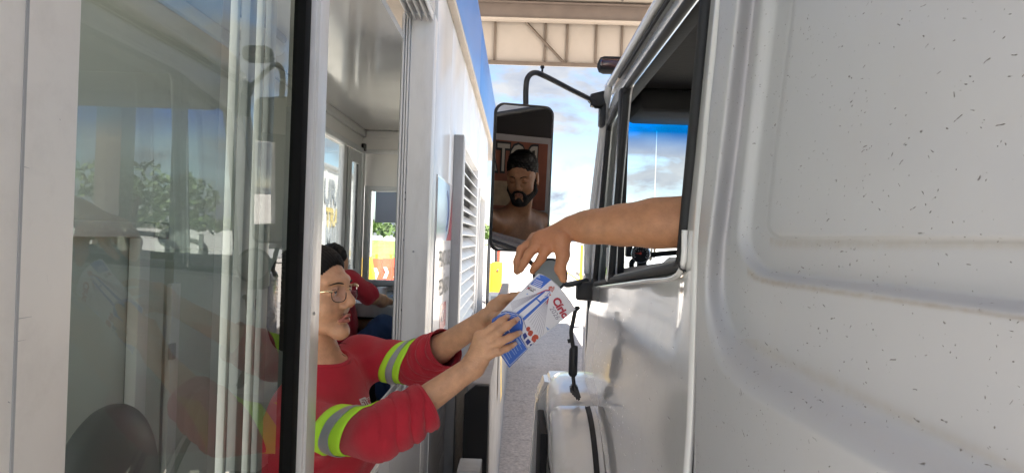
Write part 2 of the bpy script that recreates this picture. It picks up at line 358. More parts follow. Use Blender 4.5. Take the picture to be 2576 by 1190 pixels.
def paint_material(name, c, specks, sscale=48):
    m = pm(name, c, .30, var=.035, vs=2.5, bump=.05, bs=3.5, coat=.25, dirt=((.45, .40, .34), .22, 5)); nt = m.node_tree; b = nt.nodes['Principled BSDF']; b.inputs['Roughness'].default_value = .42; b.inputs['Coat Weight'].default_value = .06
    tc = N(nt, 'ShaderNodeTexCoord'); mp = N(nt, 'ShaderNodeMapping'); mp.inputs['Rotation'].default_value = (.55, 0, 0); mp.inputs['Scale'].default_value = (1, .45, 1.25)
    wn = N(nt, 'ShaderNodeTexNoise'); wn.inputs['Scale'].default_value = 30
    vm = N(nt, 'ShaderNodeVectorMath', operation='MULTIPLY_ADD'); vm.inputs[1].default_value = (.035, .035, .035)
    L(nt, tc.outputs['Object'], mp.inputs[0]); L(nt, tc.outputs['Object'], wn.inputs['Vector']); L(nt, wn.outputs['Color'], vm.inputs[0]); L(nt, mp.outputs[0], vm.inputs[2])
    outs = []
    for s, thr, dens, seed in ((sscale*1.15, .10, .38, 0), (sscale*2.3, .15, .62, 3.3)):
        v = N(nt, 'ShaderNodeTexVoronoi'); v.inputs['Scale'].default_value = s
        a = N(nt, 'ShaderNodeVectorMath', operation='ADD'); a.inputs[1].default_value = (seed, seed, seed)
        L(nt, vm.outputs[0], a.inputs[0]); L(nt, a.outputs[0], v.inputs['Vector'])
        lt = N(nt, 'ShaderNodeMapRange'); lt.inputs[1].default_value = thr; lt.inputs[2].default_value = thr*.45; lt.inputs[3].default_value = 0; lt.inputs[4].default_value = 1
        L(nt, v.outputs['Distance'], lt.inputs[0])
        sp = N(nt, 'ShaderNodeSeparateColor'); L(nt, v.outputs['Color'], sp.inputs[0])
        g = N(nt, 'ShaderNodeMath', operation='LESS_THAN'); g.inputs[1].default_value = dens; L(nt, sp.outputs[0], g.inputs[0])
        mu = N(nt, 'ShaderNodeMath', operation='MULTIPLY'); L(nt, lt.outputs[0], mu.inputs[0]); L(nt, g.outputs[0], mu.inputs[1]); outs.append(mu)
    mxm = N(nt, 'ShaderNodeMath', operation='MAXIMUM'); L(nt, outs[0].outputs[0], mxm.inputs[0]); L(nt, outs[1].outputs[0], mxm.inputs[1])
    pn = N(nt, 'ShaderNodeTexNoise'); pn.inputs['Scale'].default_value = 5; pn.inputs['Detail'].default_value = 3; L(nt, tc.outputs['Object'], pn.inputs['Vector'])
    pr = N(nt, 'ShaderNodeMapRange'); pr.inputs[1].default_value = .33; pr.inputs[2].default_value = .46; L(nt, pn.outputs['Fac'], pr.inputs[0])
    m2 = N(nt, 'ShaderNodeMath', operation='MULTIPLY'); L(nt, mxm.outputs[0], m2.inputs[0]); L(nt, pr.outputs[0], m2.inputs[1])
    m3 = N(nt, 'ShaderNodeMath', operation='MULTIPLY'); m3.inputs[1].default_value = specks; L(nt, m2.outputs[0], m3.inputs[0])
    old = b.inputs['Base Color'].links[0].from_socket
    mx = N(nt, 'ShaderNodeMix', data_type='RGBA'); L(nt, m3.outputs[0], mx.inputs[0]); L(nt, old, mx.inputs[6]); mx.inputs[7].default_value = (.13, .11, .10, 1); L(nt, mx.outputs[2], b.inputs['Base Color'])
    bp = N(nt, 'ShaderNodeBump'); bp.inputs['Strength'].default_value = .5; bp.inputs['Distance'].default_value = -.003; L(nt, m2.outputs[0], bp.inputs['Height'])
    bo = b.inputs['Normal'].links[0].from_socket; L(nt, bo, bp.inputs['Normal']); L(nt, bp.outputs[0], b.inputs['Normal'])
    return m
m_sleep = paint_material('chalky_white_truck_paint', (.50, .50, .51), .85)
m_door = paint_material('glossy_white_truck_paint', (.78, .775, .76), .25, 18)
m_door.node_tree.nodes['Principled BSDF'].inputs['Roughness'].default_value = .16
m_door.node_tree.nodes['Principled BSDF'].inputs['Coat Weight'].default_value = .8
m_fend = pm('white_fender_paint', (.78, .77, .75), .2, var=.05, vs=4, bump=.05, bs=4, coat=.5, dirt=((.42, .36, .30), .45, 6))

# ------------------------------------------------------------------ ground
def ground_mat():
    m = pm('lane_concrete', (.52, .47, .42), .92, var=.32, vs=26, bump=1.0, bs=55, dirt=((.17, .15, .135), .7, 5)); nt = m.node_tree
    return m
m_lane = ground_mat()
m_grass = pm('dry_green_grass', (.16, .24, .05), .95, var=.4, vs=.6, bump=1, bs=8)
m_soil = pm('pale_dusty_ground', (.50, .47, .43), .95, var=.2, vs=.3, bump=.5, bs=6)
def sheet(name, x0, x1, y0, y1, z, mat, n=1):
    o = quad(name, [(x0, y0, z), (x1, y0, z), (x1, y1, z), (x0, y1, z)], mat); tag(o, kind='structure'); return o
sheet('ground', -700, 700, -400, 1300, -2.112, m_soil)
sheet('road', -16, 16, -60, 60, -2.104, m_lane)
# the lane in front of the booth: a finely broken, brushed concrete slab
nx, ny = 110, 420
gx = np.linspace(-.21, 4.2, nx); gy = np.concatenate([np.linspace(-3, 4, 40), np.linspace(4.05, 22, 380)])
X, Y = np.meshgrid(gx, gy, indexing='ij'); rs = np.random.RandomState(3)
Zl = -2.1+rs.normal(0, .0035, X.shape)+.004*np.sin(X*9+np.sin(Y*2))+.005*np.sin(Y*4.3+X*2)
V = np.stack([X, Y, Zl], -1).reshape(-1, 3); i, j = np.meshgrid(np.arange(nx-1), np.arange(ny-1), indexing='ij'); a = (i*ny+j).ravel()
tag(link('lane_slab', np_mesh('lane', V, np.stack([a, a+ny, a+ny+1, a+1], 1)), m_lane), kind='structure')
sheet('grass_field', -120, -9, 46, 260, -2.06, m_grass)
sheet('side_road', -60, -4.4, 38, 45, -2.098, m_soil)
k = prism('kerb_island', [(-3.4, -4, -2.1), (-.21, -4, -2.1), (-.215, -4, -1.84), (-3.4, -4, -1.84)], (0, 30, 0), m_conc, bev=.01); tag(k, kind='structure')
# painted line and the far kerb of the lane on the right
o = sheet('lane_edge_line', 3.3, 3.45, 10, 60, -2.085, m_yel)
o = prism('far_kerb', [(3.8, 6, -2.1), (5.6, 6, -2.1), (5.6, 6, -1.92), (3.83, 6, -1.92)], (0, 40, 0), m_conc, bev=.01); tag(o, kind='structure')
# a grassy bank far away, and a distant wood that reads as one mass
def bank(name, x0, x1, y, dep, h, mat, seed, n=60, kind='structure'):
    rs = np.random.RandomState(seed); xs = np.linspace(x0, x1, n); prof = [(0, 0), (.25, .55), (.5, 1), (.8, .9), (1, 0)]
    V = []; 
    ph = rs.rand(4)*6
    for x in xs:
        hh = h*(.75+.18*math.sin(x*.11+ph[0])+.12*math.sin(x*.29+ph[1])+.08*rs.rand())
        for t, f in prof: V.append((x+rs.rand()*.4, y+t*dep, -2.1+hh*f))
    k = len(prof); Fc = [(i*k+j, (i+1)*k+j, (i+1)*k+j+1, i*k+j+1) for i in range(n-1) for j in range(k-1)]
    return tag(link(name, np_mesh(name, np.array(V), np.array(Fc)), mat, smooth=True), kind=kind)
bank('grass_bank', -70, -6, 62, 22, 2.6, m_grass, 4)
m_leaf = pm('tree_leaves', (.028, .045, .018), .7, var=.5, vs=1.5)
m_leaf2 = pm('light_tree_leaves', (.10, .15, .04), .7, var=.4, vs=1.5)
m_bark = pm('tree_bark', (.14, .11, .08), .9, var=.3)
def leaves(cx, cy, cz, rx, rz, n, size, rs):
    """a cloud of leaf clumps filling a lumpy crown"""
    lob = [(cx+rs.normal(0, rx*.5), cy+rs.normal(0, rx*.5), cz+rs.normal(0, rz*.4), rx*rs.uniform(.35, .6)) for _ in range(9)]
    V = []; Fc = []
    for q in range(n):
        l = lob[rs.randint(len(lob))]; d = rs.normal(0, 1, 3); d /= np.linalg.norm(d); p = np.array(l[:3])+d*l[3]*rs.uniform(.6, 1.05)*np.array([1, 1, .75])
        a = rs.normal(0, 1, 3); a /= np.linalg.norm(a); b = np.cross(a, rs.normal(0, 1, 3)); b /= np.linalg.norm(b); s = size*rs.uniform(.6, 1.3); i0 = len(V)
        V += [p-a*s, p-b*s*.5, p+a*s, p+b*s*.5]; Fc.append((i0, i0+1, i0+2, i0+3))
    return np.array(V), np.array(Fc)
def tree(x, y, h, r, label, seed, dens=1500, mat=None, grp='trees beyond the far side of the truck lane'):
    rs = np.random.RandomState(seed); t = thing('broadleaf_tree', (x, y, -2.1), label, 'tree', grp)
    tube('trunk', smooth_path([(x, y, -2.1), (x+.1*h*.2, y, -2.1+h*.3), (x-.02*h, y+.1, -2.1+h*.62)], 4), [.045*h*(1-i/14) for i in range(9)], m_bark, t, 8)
    V, Fc = leaves(x, y, -2.1+h*.66, r, h*.26, dens, .16+.018*h, rs); link('crown', np_mesh('crown', V, Fc), mat or m_leaf, t)
TL = [('broad dark tree nearest beyond the truck lane', 16, 13, 7.5, 3.4), ('tall rounded tree second along the lane', 23, 21, 9, 4.2), ('low spreading tree between two taller ones', 30, 16, 6, 3.2),
      ('pale loose tree behind the parked cars', 24, 46, 7, 3.6), ('small bushy tree at the right of the car park', 33, 41, 5, 2.8), ('large dark tree furthest to the right', 41, 30, 9.5, 4.8),
      ('thin tree rising over the far kerb', 14, 74, 7, 2.6), ('squat tree left of the lane end', -1.5, 150, 6, 4.6), ('light green tree at the lane end', 6, 165, 5, 4.2)]
for i, (lb, x, y, h, r) in enumerate(TL): tree(x, y, h, r, lb, 20+i, mat=m_leaf2 if i in (3, 7, 8) else m_leaf)
rs = np.random.RandomState(9); VV = []; FF = []; c = 0
for q in range(60):
    V, Fc = leaves(-190+q*6.6, 240+rs.rand()*20, 1.2+rs.rand()*1.3, 5, 2.6, 130, 1.2, rs); VV.append(V); FF.append(Fc+c); c += len(V)
tag(link('distant_wood', np_mesh('wood', np.concatenate(VV), np.concatenate(FF)), m_leaf2), kind='stuff')

# ------------------------------------------------------------------ the toll booth
WX = -.40; WI = -.53; CE_ = .80
booth = thing('toll_booth', (-.9, 3, -2.1), 'long white metal toll booth with open sliding window and glossy blue fascia', 'toll booth')
bx('near_wall', WI, WX, .10, .640, -1.85, 1.36, m_post, booth, .004)
for (u0, v0, u1, v1, wd) in ((38, 803, 80, 796, 2.2), (34, 860, 66, 854, 1.4), (20, 1010, 26, 1013, 3.5), (60, 420, 75, 424, 1.5), (118, 690, 122, 720, 1.3), (150, 300, 153, 304, 2.5)):
    a, b = PX(u0, v0, WX+.0006), PX(u1, v1, WX+.0006); c_ = Vector((0, 0, wd*.00018)); quad('scuff_mark', [a-c_, b-c_*.3, b+c_*.3, a+c_], m_galv, booth)
bx('wall_seam', WX-.001, WX+.0012, .566, .569, -1.85, 1.36, m_galv, booth, 0)
bx('lower_wall', WI, WX, .642, 3.15, -1.85, -.70, m_alu2, booth, .002)
for y in (1.62, 2.36): bx('wall_joint', WX-.002, WX+.001, y, y+.005, -1.85, -.71, m_galv, booth, 0)
bx('window_header', WI, WX, .642, 3.15, .985, 1.36, m_alu2, booth, .003)
boxes('header_track', [(x, x+.006, .65, 3.149, .955, .985) for x in (-.515, -.488, -.461, -.434, -.410)], m_alu, booth, .001)
bx('window_sill', WI-.01, WX+.008, .642, 3.15, -.70, -.685, m_alu, booth, .002)
boxes('sill_track', [(x, x+.007, .65, 3.149, -.685, -.655) for x in (-.525, -.497, -.469, -.441, -.414)], m_alu, booth, .001)
# jamb: a pale post with its running grooves towards the room
bx('jamb_post', -.503, WX+.002, 3.152, 3.262, -1.85, .984, m_alu, booth, .003)
boxes('jamb_groove', [(-.512, -.505, 3.135, 3.26, -.69, .984), (-.523, -.516, 3.135, 3.26, -.69, .984), (-.535, -.527, 3.125, 3.26, -.69, .984)], m_alu, booth, .001)
bx('jamb_backing', -.545, -.503, 3.16, 3.262, -.69, .984, m_galv, booth, .001)
for z in (-.02, .16, .19, -.33): disc_stack('jamb_screw', (-.508, 3.149, z), (0, -1, 0), [(0, .006), (.003, .005)], m_blk, booth, 10)
disc_stack('jamb_screw', (-.46, 3.15, -.07), (0, -1, 0), [(0, .005), (.003, .004)], m_galv, booth, 10)
# sliding sash nearest the camera
sash = bx('window_sash', -.450, -.418, 1.425, 1.521, -.650, .953, m_alu, booth, .006)
ORG[sash.name] = ORG[sash.name]
bx('stile_lip', -.4185, -.413, 1.434, 1.444, -.648, .951, m_alu, sash, .001)
bx('rubber_seal', -.452, -.428, 1.386, 1.423, -.650, .953, m_seal, sash, .003)
bx('sash_rail', -.450, -.420, .644, 1.385, .905, .953, m_alu, sash, .003); bx('sash_rail', -.450, -.420, .644, 1.385, -.650, -.610, m_alu, sash, .003)
quad('pane', [(-.444, .642, -.61), (-.444, 1.385, -.61), (-.444, 1.385, .905), (-.444, .642, .905)], m_glass, sash)
disc_stack('stile_screw', (-.4175, 1.475, -.168), (1, 0, 0), [(0, .004), (.002, .003)], m_galv, sash, 10)
# second sash parked behind it: slim profiles seen through the pane
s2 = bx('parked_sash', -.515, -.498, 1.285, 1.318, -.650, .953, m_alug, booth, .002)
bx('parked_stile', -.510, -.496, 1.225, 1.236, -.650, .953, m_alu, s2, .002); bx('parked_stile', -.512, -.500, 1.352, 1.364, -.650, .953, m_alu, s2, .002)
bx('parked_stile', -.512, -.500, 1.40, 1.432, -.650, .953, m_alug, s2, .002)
quad('parked_pane', [(-.510, .66, -.61), (-.510, 1.195, -.61), (-.510, 1.195, .905), (-.510, .66, .905)], m_glass2, s2)
# outer wall beyond the jamb
def wall(y0, y1, z0=-1.85, z1=1.36): return bx('wall_panel', WI, WX, y0+.0025, y1-.0025, z0, z1, m_alu2, booth, .004)
ys = [3.264, 4.0, 4.86]
for a, b in zip(ys, ys[1:]): wall(a, b)
for a, b in ((4.86, 5.6), (5.6, 6.55)): wall(a, b, .66, 1.36)
for a, b in ((6.55, 7.1), (8.3, 8.7)): wall(a, b)
wall(7.1, 8.3, .5, 1.36)
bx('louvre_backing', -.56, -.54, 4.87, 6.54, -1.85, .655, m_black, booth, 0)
boxes('louvre_frame', [(-.45, WX+.02, 4.862, 4.91, -1.85, .66), (-.45, WX+.02, 6.50, 6.548, -1.85, .66), (-.45, WX+.022, 4.91, 6.50, .61, .66)], m_alu, booth, .003)
bmz = bmesh.new(); a = [bmz.verts.new(p) for p in [(-.455, 4.915, 0), (-.447, 4.915, .004), (-.382, 4.915, -.062), (-.382, 4.915, -.070), (-.390, 4.915, -.068)]]
r = bmesh.ops.extrude_face_region(bmz, geom=[bmz.faces.new(a)]); bmesh.ops.translate(bmz, verts=[v for v in r['geom'] if isinstance(v, bmesh.types.BMVert)], vec=(0, 1.58, 0)); bmesh.ops.recalc_face_normals(bmz, faces=bmz.faces)
slat = link('louvre_slat', bm_mesh(bmz), m_alu, booth, auto=30); slat.location.z += .60
for k in range(1, 28):
    c = slat.copy(); col.objects.link(c); c.location.z = slat.location.z-k*.086; c.rotation_euler.x = random.uniform(-.001, .001)
gp = bx('conduit_post', WX+.001, WX+.058, 4.26, 4.34, -1.85, .615, m_galv, booth, .003)
bx('service_door', -.47, -.44, 7.15, 8.25, -1.85, .5, m_alu2, booth, .003)
boxes('door_frame', [(-.44, WX+.012, 7.10, 7.17, -1.85, .5), (-.44, WX+.012, 8.23, 8.30, -1.85, .5), (-.44, WX+.012, 7.17, 8.23, .43, .5)], m_alu, booth, .003)
bx('end_wall', -1.4, WX-.14, 8.6, 8.7, -1.85, 1.36, m_alu2, booth, .003)
bx('roof_trim', WX+.001, -.361, .05, 12.6, 1.20, 1.232, m_beige, booth, .003)
for k, (a, b) in enumerate([(.05, 2.4), (2.4, 6.0), (6.0, 9.4), (9.4, 12.6)]): bx('fascia_panel', -.385, -.360, a+.001, b-.001, 1.234, 1.80, m_blue, booth, .003)
bx('roof_slab', -1.45, -.388, .05, 12.6, 1.37, 1.75, m_beige, booth, .01)
# interior
LX = -1.31; EY = 5.9; CE = .86
bx('ceiling_panel', LX, WI-.001, .151, EY, CE, CE+.03, m_ceil, booth, 0)
bx('booth_floor', LX-.1, WI-.001, .151, EY, -1.70, -1.65, m_floor, booth, 0)
bx('inner_wall', LX-.06, LX, 1.78, 3.95, -1.65, CE, m_int, booth, 0)
bx('inner_wall', LX-.06, LX, .151, 1.78, .70, CE, m_int, booth, 0); bx('inner_wall', LX-.06, LX, .151, 1.78, -1.65, -.42, m_int, booth, 0)
added_window = boxes('side_window_frame', [(LX-.05, LX+.02, .2, 1.78, .66, .70), (LX-.05, LX+.02, .2, 1.78, -.42, -.37), (LX-.05, LX+.02, 1.72, 1.779, -.37, .66), (LX-.05, LX+.02, .95, 1.02, -.37, .66)], m_wframe, booth, .004)  # window added out of view to let more light into the booth
bx('leaf_pane', LX-.012, LX-.008, .16, 1.72, -.37, .66, m_glass2, added_window, 0)
bx('inner_wall', LX-.06, LX, 3.95, EY, .70, CE, m_int, booth, 0); bx('inner_wall', LX-.06, LX, 3.95, EY, -1.65, -.42, m_int, booth, 0)
bx('inner_end_wall', LX, WI, EY, EY+.05, .40, CE, m_int, booth, 0); bx('inner_end_wall', LX, WI, EY, EY+.05, -1.65, -.42, m_int, booth, 0); bx('inner_end_wall', -.72, WI, EY, EY+.05, -.42, .40, m_int, booth, 0)
bx('near_end_wall', -1.40, WI, .10, .15, CE_, 1.36, m_int, booth, 0); bx('near_end_wall', -.60, WI, .10, .15, -1.65, CE_, m_int, booth, 0)
boxes('cornice', [(LX, LX+.03, 0, EY, CE-.06, CE-.001), (LX+.03, WI, EY-.03, EY-.001, CE-.06, CE-.001)], m_int, booth, .01)
boxes('curtain_rail', [(LX+.03, WI-.01, EY-.05, EY-.02, .665, .70)], m_alu, booth, .006); bx('rail_bracket', LX+.01, LX+.04, EY-.10, EY-.05, .68, .74, m_blk, booth, .003)
# side window on the far wall: fixed frame and two sliding leaves
fr = boxes('side_window_frame', [(LX-.05, LX+.03, 3.95, EY-.02, .66, .70), (LX-.05, LX+.03, 3.95, EY-.02, -.42, -.37), (LX-.05, LX+.03, EY-.09, EY-.02, -.37, .66), (LX-.05, LX+.03, 3.95, 4.02, -.37, .66)], m_wframe, booth, .004)
boxes('leaf_stile', [(LX-.01, LX+.015, 5.22, 5.32, -.37, .655), (LX-.03, LX-.012, 5.24, 5.38, -.37, .655)], m_wframe, fr, .004)
boxes('leaf_stile', [(LX+.0, LX+.02, 5.36, 5.46, -.37, .655), (LX+.0, LX+.02, 5.72, 5.80, -.37, .655), (LX+.0, LX+.02, 5.46, 5.72, .56, .655), (LX, LX+.02, 5.46, 5.72, -.37, -.28)], m_wframe, fr, .004)
for q_ in [(LX-.02, LX+.012, 5.325, 5.345, -.37, .655), (LX-.004, LX+.008, 5.695, 5.718, -.28, .56)]: bx('leaf_gasket', *q_, m_rub, fr, .001)
bx('leaf_pane', LX-.012, LX-.008, 4.03, 5.22, -.37, .655, m_glass2, fr, 0); bx('leaf_pane', LX+.006, LX+.010, 5.46, 5.695, -.28, .56, m_glass2, fr, 0)
fr2 = boxes('end_window_frame', [(LX+.03, LX+.075, EY-.02, EY+.06, -.42, .40), (-.76, -.715, EY-.02, EY+.06, -.42, .40), (LX+.075, -.76, EY-.02, EY+.06, .36, .40), (LX+.075, -.76, EY-.04, EY+.06, -.42, -.375)], m_wframe, booth, .004)
bx('end_pane', LX+.075, -.76, EY+.02, EY+.024, -.375, .36, m_glass2, fr2, 0)
m_reflection = bpy.data.materials.new('reflection_film'); m_reflection.use_nodes = True; nt = m_reflection.node_tree; b = nt.nodes['Principled BSDF']; b.inputs['Base Color'].default_value = (.34, .37, .44, 1); b.inputs['Roughness'].default_value = .3
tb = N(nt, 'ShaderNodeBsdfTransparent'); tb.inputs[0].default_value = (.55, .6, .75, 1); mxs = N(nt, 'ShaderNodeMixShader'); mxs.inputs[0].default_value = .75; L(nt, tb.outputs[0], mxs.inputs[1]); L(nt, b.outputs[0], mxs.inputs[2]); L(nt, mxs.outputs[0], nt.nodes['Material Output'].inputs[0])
refl_sheet = bx('window_reflection', -1.185, -.985, EY-.022, EY-.020, .10, .355, m_reflection, None, 0, base=(-1.08, EY, .1)); tag(refl_sheet, 'translucent blue grey sheet imitating a reflection on the far booth window', 'reflection sheet')  # blue grey reflection modelled as a translucent sheet on the pane
# cabinet seen through the pane, with white tubular frame
cb = thing('filing_cabinet', (-1.2, 1.9, -1.65), 'grey green metal cabinet with white frame against the booth inner wall', 'cabinet')
bx('cabinet_body', -1.30, -1.12, 1.3, 2.12, -1.6, -.03, m_cab, cb, .004)
bx('top_rail', -1.12, -1.09, 1.2, 2.13, -.03, .012, m_wframe, cb, .003); bx('front_leg', -1.118, -1.085, 2.04, 2.10, -1.64, -.032, m_wframe, cb, .003)
bx('door_strip', -1.118, -1.10, 2.27, 2.33, -1.64, -.18, m_wframe, cb, .003); bx('side_panel', -1.30, -1.12, 2.13, 2.26, -1.64, -.10, m_cab, cb, .003)
bx('wide_door', -1.30, -1.13, 2.34, 3.5, -1.64, -.08, m_cab, cb, .004)
bx('rail_end_cap', -1.125, -1.08, 2.13, 2.20, -.035, .015, m_galv, cb, .003)
for z in (-.42, -.86): bx('hinge', -1.10, -1.088, 2.255, 2.285, z, z+.05, m_galv, cb, .002)
# office chair
m_vinyl = pm('dark_grey_vinyl', (.05, .055, .055), .42, bump=.1, bs=90, var=.1)
ch = thing('office_chair', (-.86, 1.55, -1.65), 'dark grey vinyl office chair with rounded back behind the glass', 'chair')
prims = [('e', (-.86, 1.50, -.64), (.05, .205, .26), I3, .02), ('e', (-.84, 1.50, -.60), (.045, .18, .22), I3, .02)]
V, Fc = sdf_mesh(prims, .012); link('backrest', np_mesh('b', relax(V, Fc, 2), Fc), m_vinyl, ch, True)
V, Fc = sdf_mesh([('e', (-1.05, 1.50, -1.13), (.23, .23, .05), I3, .02)], .012); link('seat', np_mesh('s', V, Fc), m_vinyl, ch, True)
tube('back_bar', [(-.88, 1.5, -.85), (-.86, 1.5, -1.12), (-1.02, 1.5, -1.17)], .02, m_blk, ch); tube('gas_column', [(-1.05, 1.5, -1.17), (-1.05, 1.5, -1.6)], .025, m_chrome, ch)
for k in range(5):
    a = k*2*math.pi/5; tube('foot', [(-1.05, 1.5, -1.58), (-1.05+.24*math.cos(a), 1.5+.24*math.sin(a), -1.61)], [.022, .015], m_blk, ch, 8)
# tariff sign on the outer wall
sg = thing('tariff_sign', (WX, 3.7, -1.0), 'white toll tariff sign with blue and red header on the booth wall', 'sign')
m_sign = pm('sign_white', (.72, .73, .75), .12, spec=.7); m_sb = pm('sign_blue', (.03, .12, .45), .15); m_sr = pm('sign_red', (.45, .02, .04), .15); m_slb = pm('sign_pale_blue', (.35, .52, .75), .15)
bx('sign_board', WX+.001, WX+.006, 3.42, 4.20, -1.25, .30, m_sign, sg, 0)
sx = WX+.0075
def sp(name, pts, m, dx=0): return quad(name, [(sx+dx, y, z) for y, z in pts], m, sg)
sp('header_blue', [(3.43, -.02), (3.95, -.02), (4.0, .1), (4.03, .2), (4.03, .29), (3.43, .29)], m_slb)
sp('header_red', [(3.9, -.02), (4.19, -.02), (4.19, .29), (4.16, .22), (4.1, .1), (4.02, .02)], m_sr, .0004)
arc = [(3.83+.20*math.cos(t), .14+.12*math.sin(t)) for t in np.linspace(-1.3, 1.3, 12)]; arc2 = [(3.83+.13*math.cos(t), .14+.09*math.sin(t)) for t in np.linspace(1.3, -1.3, 12)]
sp('header_swoosh', arc+arc2, m_sb, .0008)
flat_text('sign_lettering', 'PRAÇA DE', .12, (sx+.0004, 3.88, -.12), (0, 1, 0), (0, 0, 1), m_ink, sg, .002)
flat_text('sign_lettering', 'PEDÁGIO', .12, (sx+.0004, 3.88, -.27), (0, 1, 0), (0, 0, 1), m_ink, sg, .002)
sp('red_tag', [(3.72, -.50), (4.02, -.50), (4.02, -.36), (3.72, -.36)], m_sr); flat_text('sign_lettering', 'MOJU', .085, (sx+.0008, 3.87, -.43), (0, 1, 0), (0, 0, 1), m_sign, sg, .001)
sp('blue_tag', [(3.80, -.64), (4.17, -.64), (4.17, -.54), (3.80, -.54)], m_sb); flat_text('sign_lettering', 'TARIFAS', .06, (sx+.0008, 4.0, -.59), (0, 1, 0), (0, 0, 1), m_sign, sg, .0005)
for k in range(9):
    z = -.72-k*.058; sp('tariff_rule', [(3.80, z), (4.17, z), (4.17, z+.005), (3.80, z+.005)], m_ink)
    flat_text('tariff_price', '%d,%02d' % (9+k*6, (k*37) % 100), .035, (sx+.0004, 4.12, z+.027), (0, 1, 0), (0, 0, 1), m_ink, sg)
# desk and things on it at the far end of the booth
dk = thing('desk', (-.95, 5.0, -1.65), 'dark desk with grey front edge at the far end of the booth', 'desk')
bx('desk_top', LX+.01, WI-.02, 4.62, 5.85, -.485, -.455, m_blk, dk, .003); bx('desk_edge', LX+.01, WI-.02, 4.600, 4.618, -.535, -.455, m_galv, dk, .002); bx('desk_panel', LX+.01, WI-.02, 5.75, 5.79, -1.64, -.487, m_blk, dk, .002)
bx('desk_leg', -.60, -.56, 4.65, 4.69, -1.64, -.54, m_blk, dk, .002)
m_paper = pm('paper', (.72, .74, .8), .6); m_pbl = pm('pale_blue_paper', (.35, .45, .7), .6)
for nm, lab, x, y, rz, mt in (('paper_sheet', 'white sheet of paper on the desk under the worker\'s arm', -1.02, 4.78, .3, m_paper), ('folder', 'pale blue folder lying on the desk by the far window', -.83, 5.4, -.2, m_pbl)):
    o = bx(nm, x-.1, x+.1, y-.14, y+.14, -.454, -.450, mt, None, 0, base=(x, y, -.454)); o.rotation_euler.z = 0; tag(o, lab, 'paper')
cp_ = disc_stack('paper_cup', (-.94, 5.0, -.454), (0, 0, 1), [(0, .026), (.085, .035), (.086, .03)], m_wht, None, 20, base=(-.94, 5.0, -.454)); tag(cp_, 'small white paper cup on the dark desk', 'cup')
# ceiling lamp (unlit) in the booth
lm = thing('ceiling_lamp', (-1.08, 2.9, CE), 'unlit oval bulkhead lamp on the booth ceiling', 'lamp')
bx('lamp_base', -1.12, -1.04, 2.72, 3.12, CE-.04, CE-.001, m_galv, lm, .015)
tube('lamp_cover', [(-1.08, 2.74, CE-.06), (-1.08, 3.10, CE-.06)], .035, m_wht, lm, 14)

# ------------------------------------------------------------------ guard wall with black end, island furniture
gw = thing('guard_wall', (-.16, 8, -2.1), 'low grey concrete guard wall with a black end beside the booth', 'guard wall')
prism('wall_body', [(-.235, 3.65, -2.1), (-.100, 3.65, -2.1), (-.118, 3.65, -.745), (-.235, 3.65, -.745)], (0, 8.3, 0), m_conc, gw, .004)
prism('black_end', [(-.245, 3.62, -2.1), (-.118, 3.62, -2.1), (-.121, 3.62, -.752), (-.19, 3.62, -.752), (-.245, 3.62, -.80)], (0, .029, 0), m_black, gw, .001)  # black end face; its left part paints the dark gap beside the booth
quad('yellow_mark', [(-.085, 5.2, -1.2), (-.083, 5.5, -1.2), (-.098, 5.5, -.80), (-.098, 5.2, -.80)], m_yel, gw)
bxp = PY(1170, 1183, 2.6); ob = bx('junction_box', bxp.x-.03, bxp.x+.055, 2.6, 2.75, bxp.z-.12, bxp.z, m_galv, None, .004, base=(bxp.x, 2.6, bxp.z-.12)); tag(ob, 'small grey metal box at the foot of the booth wall', 'box')
def at(u, v, Y): return PY(u, v, Y)
# barrier cabinet
p0, p1 = at(1237, 660, 20), at(1261, 745, 20)
bc = thing('barrier_cabinet', (p0.x, 20, p1.z), 'orange steel barrier cabinet with round lock beyond the booth end', 'barrier cabinet')
bx('cabinet_case', p0.x, p1.x, 20, 20.4, p1.z, p0.z, m_orange, bc, .01); bx('cabinet_door', p0.x+.03, p1.x-.03, 19.99, 20.001, p1.z+.05, p0.z-.05, m_orange, bc, .004)
disc_stack('lock', ((p0.x+p1.x)/2+.02, 19.985, p0.z-.22), (0, -1, 0), [(0, .035), (.012, .03)], m_chrome, bc, 16)
bx('yellow_side', p0.x-.11, p0.x-.005, 20.02, 20.38, p1.z, p0.z-.03, m_yel, bc, .01)
bx('plinth', p0.x-.15, p1.x+.05, 19.9, 20.5, -1.9, p1.z-.001, m_conc, bc, .02)
q0 = at(1230, 737, 17); q1 = at(1258, 790, 17); wc = thing('white_meter_box', (q0.x, 17, q1.z), 'small white meter box with grey door under the orange cabinet', 'box')
bx('box_case', q0.x, q1.x, 17, 17.3, -1.84, q0.z, m_wht, wc, .01); bx('box_door', q0.x+.05, q1.x-.05, 16.985, 17.001, q1.z+.04, q0.z-.07, m_galv, wc, .005)
for (u, v0, v1, Y, mt, lb) in ((1231, 601, 700, 18, m_blk, 'black bollard post just left of the orange cabinet'), (1249, 600, 668, 22, m_blk, 'black bollard post behind the orange cabinet'), (1256, 606, 668, 23, m_red, 'faded reddish post right of the second black bollard')):
    a = at(u, v0, Y); b_ = thing('bollard', (a.x, Y, -1.84), lb, 'bollard', 'posts on the toll island')
    tube('post_shaft', [(a.x, Y, -1.84), (a.x, Y, a.z-.03)], .045, mt, b_, 12); disc_stack('post_cap', (a.x, Y, a.z-.03), (0, 0, 1), [(0, .05), (.02, .05), (.035, .03)], mt, b_, 12)
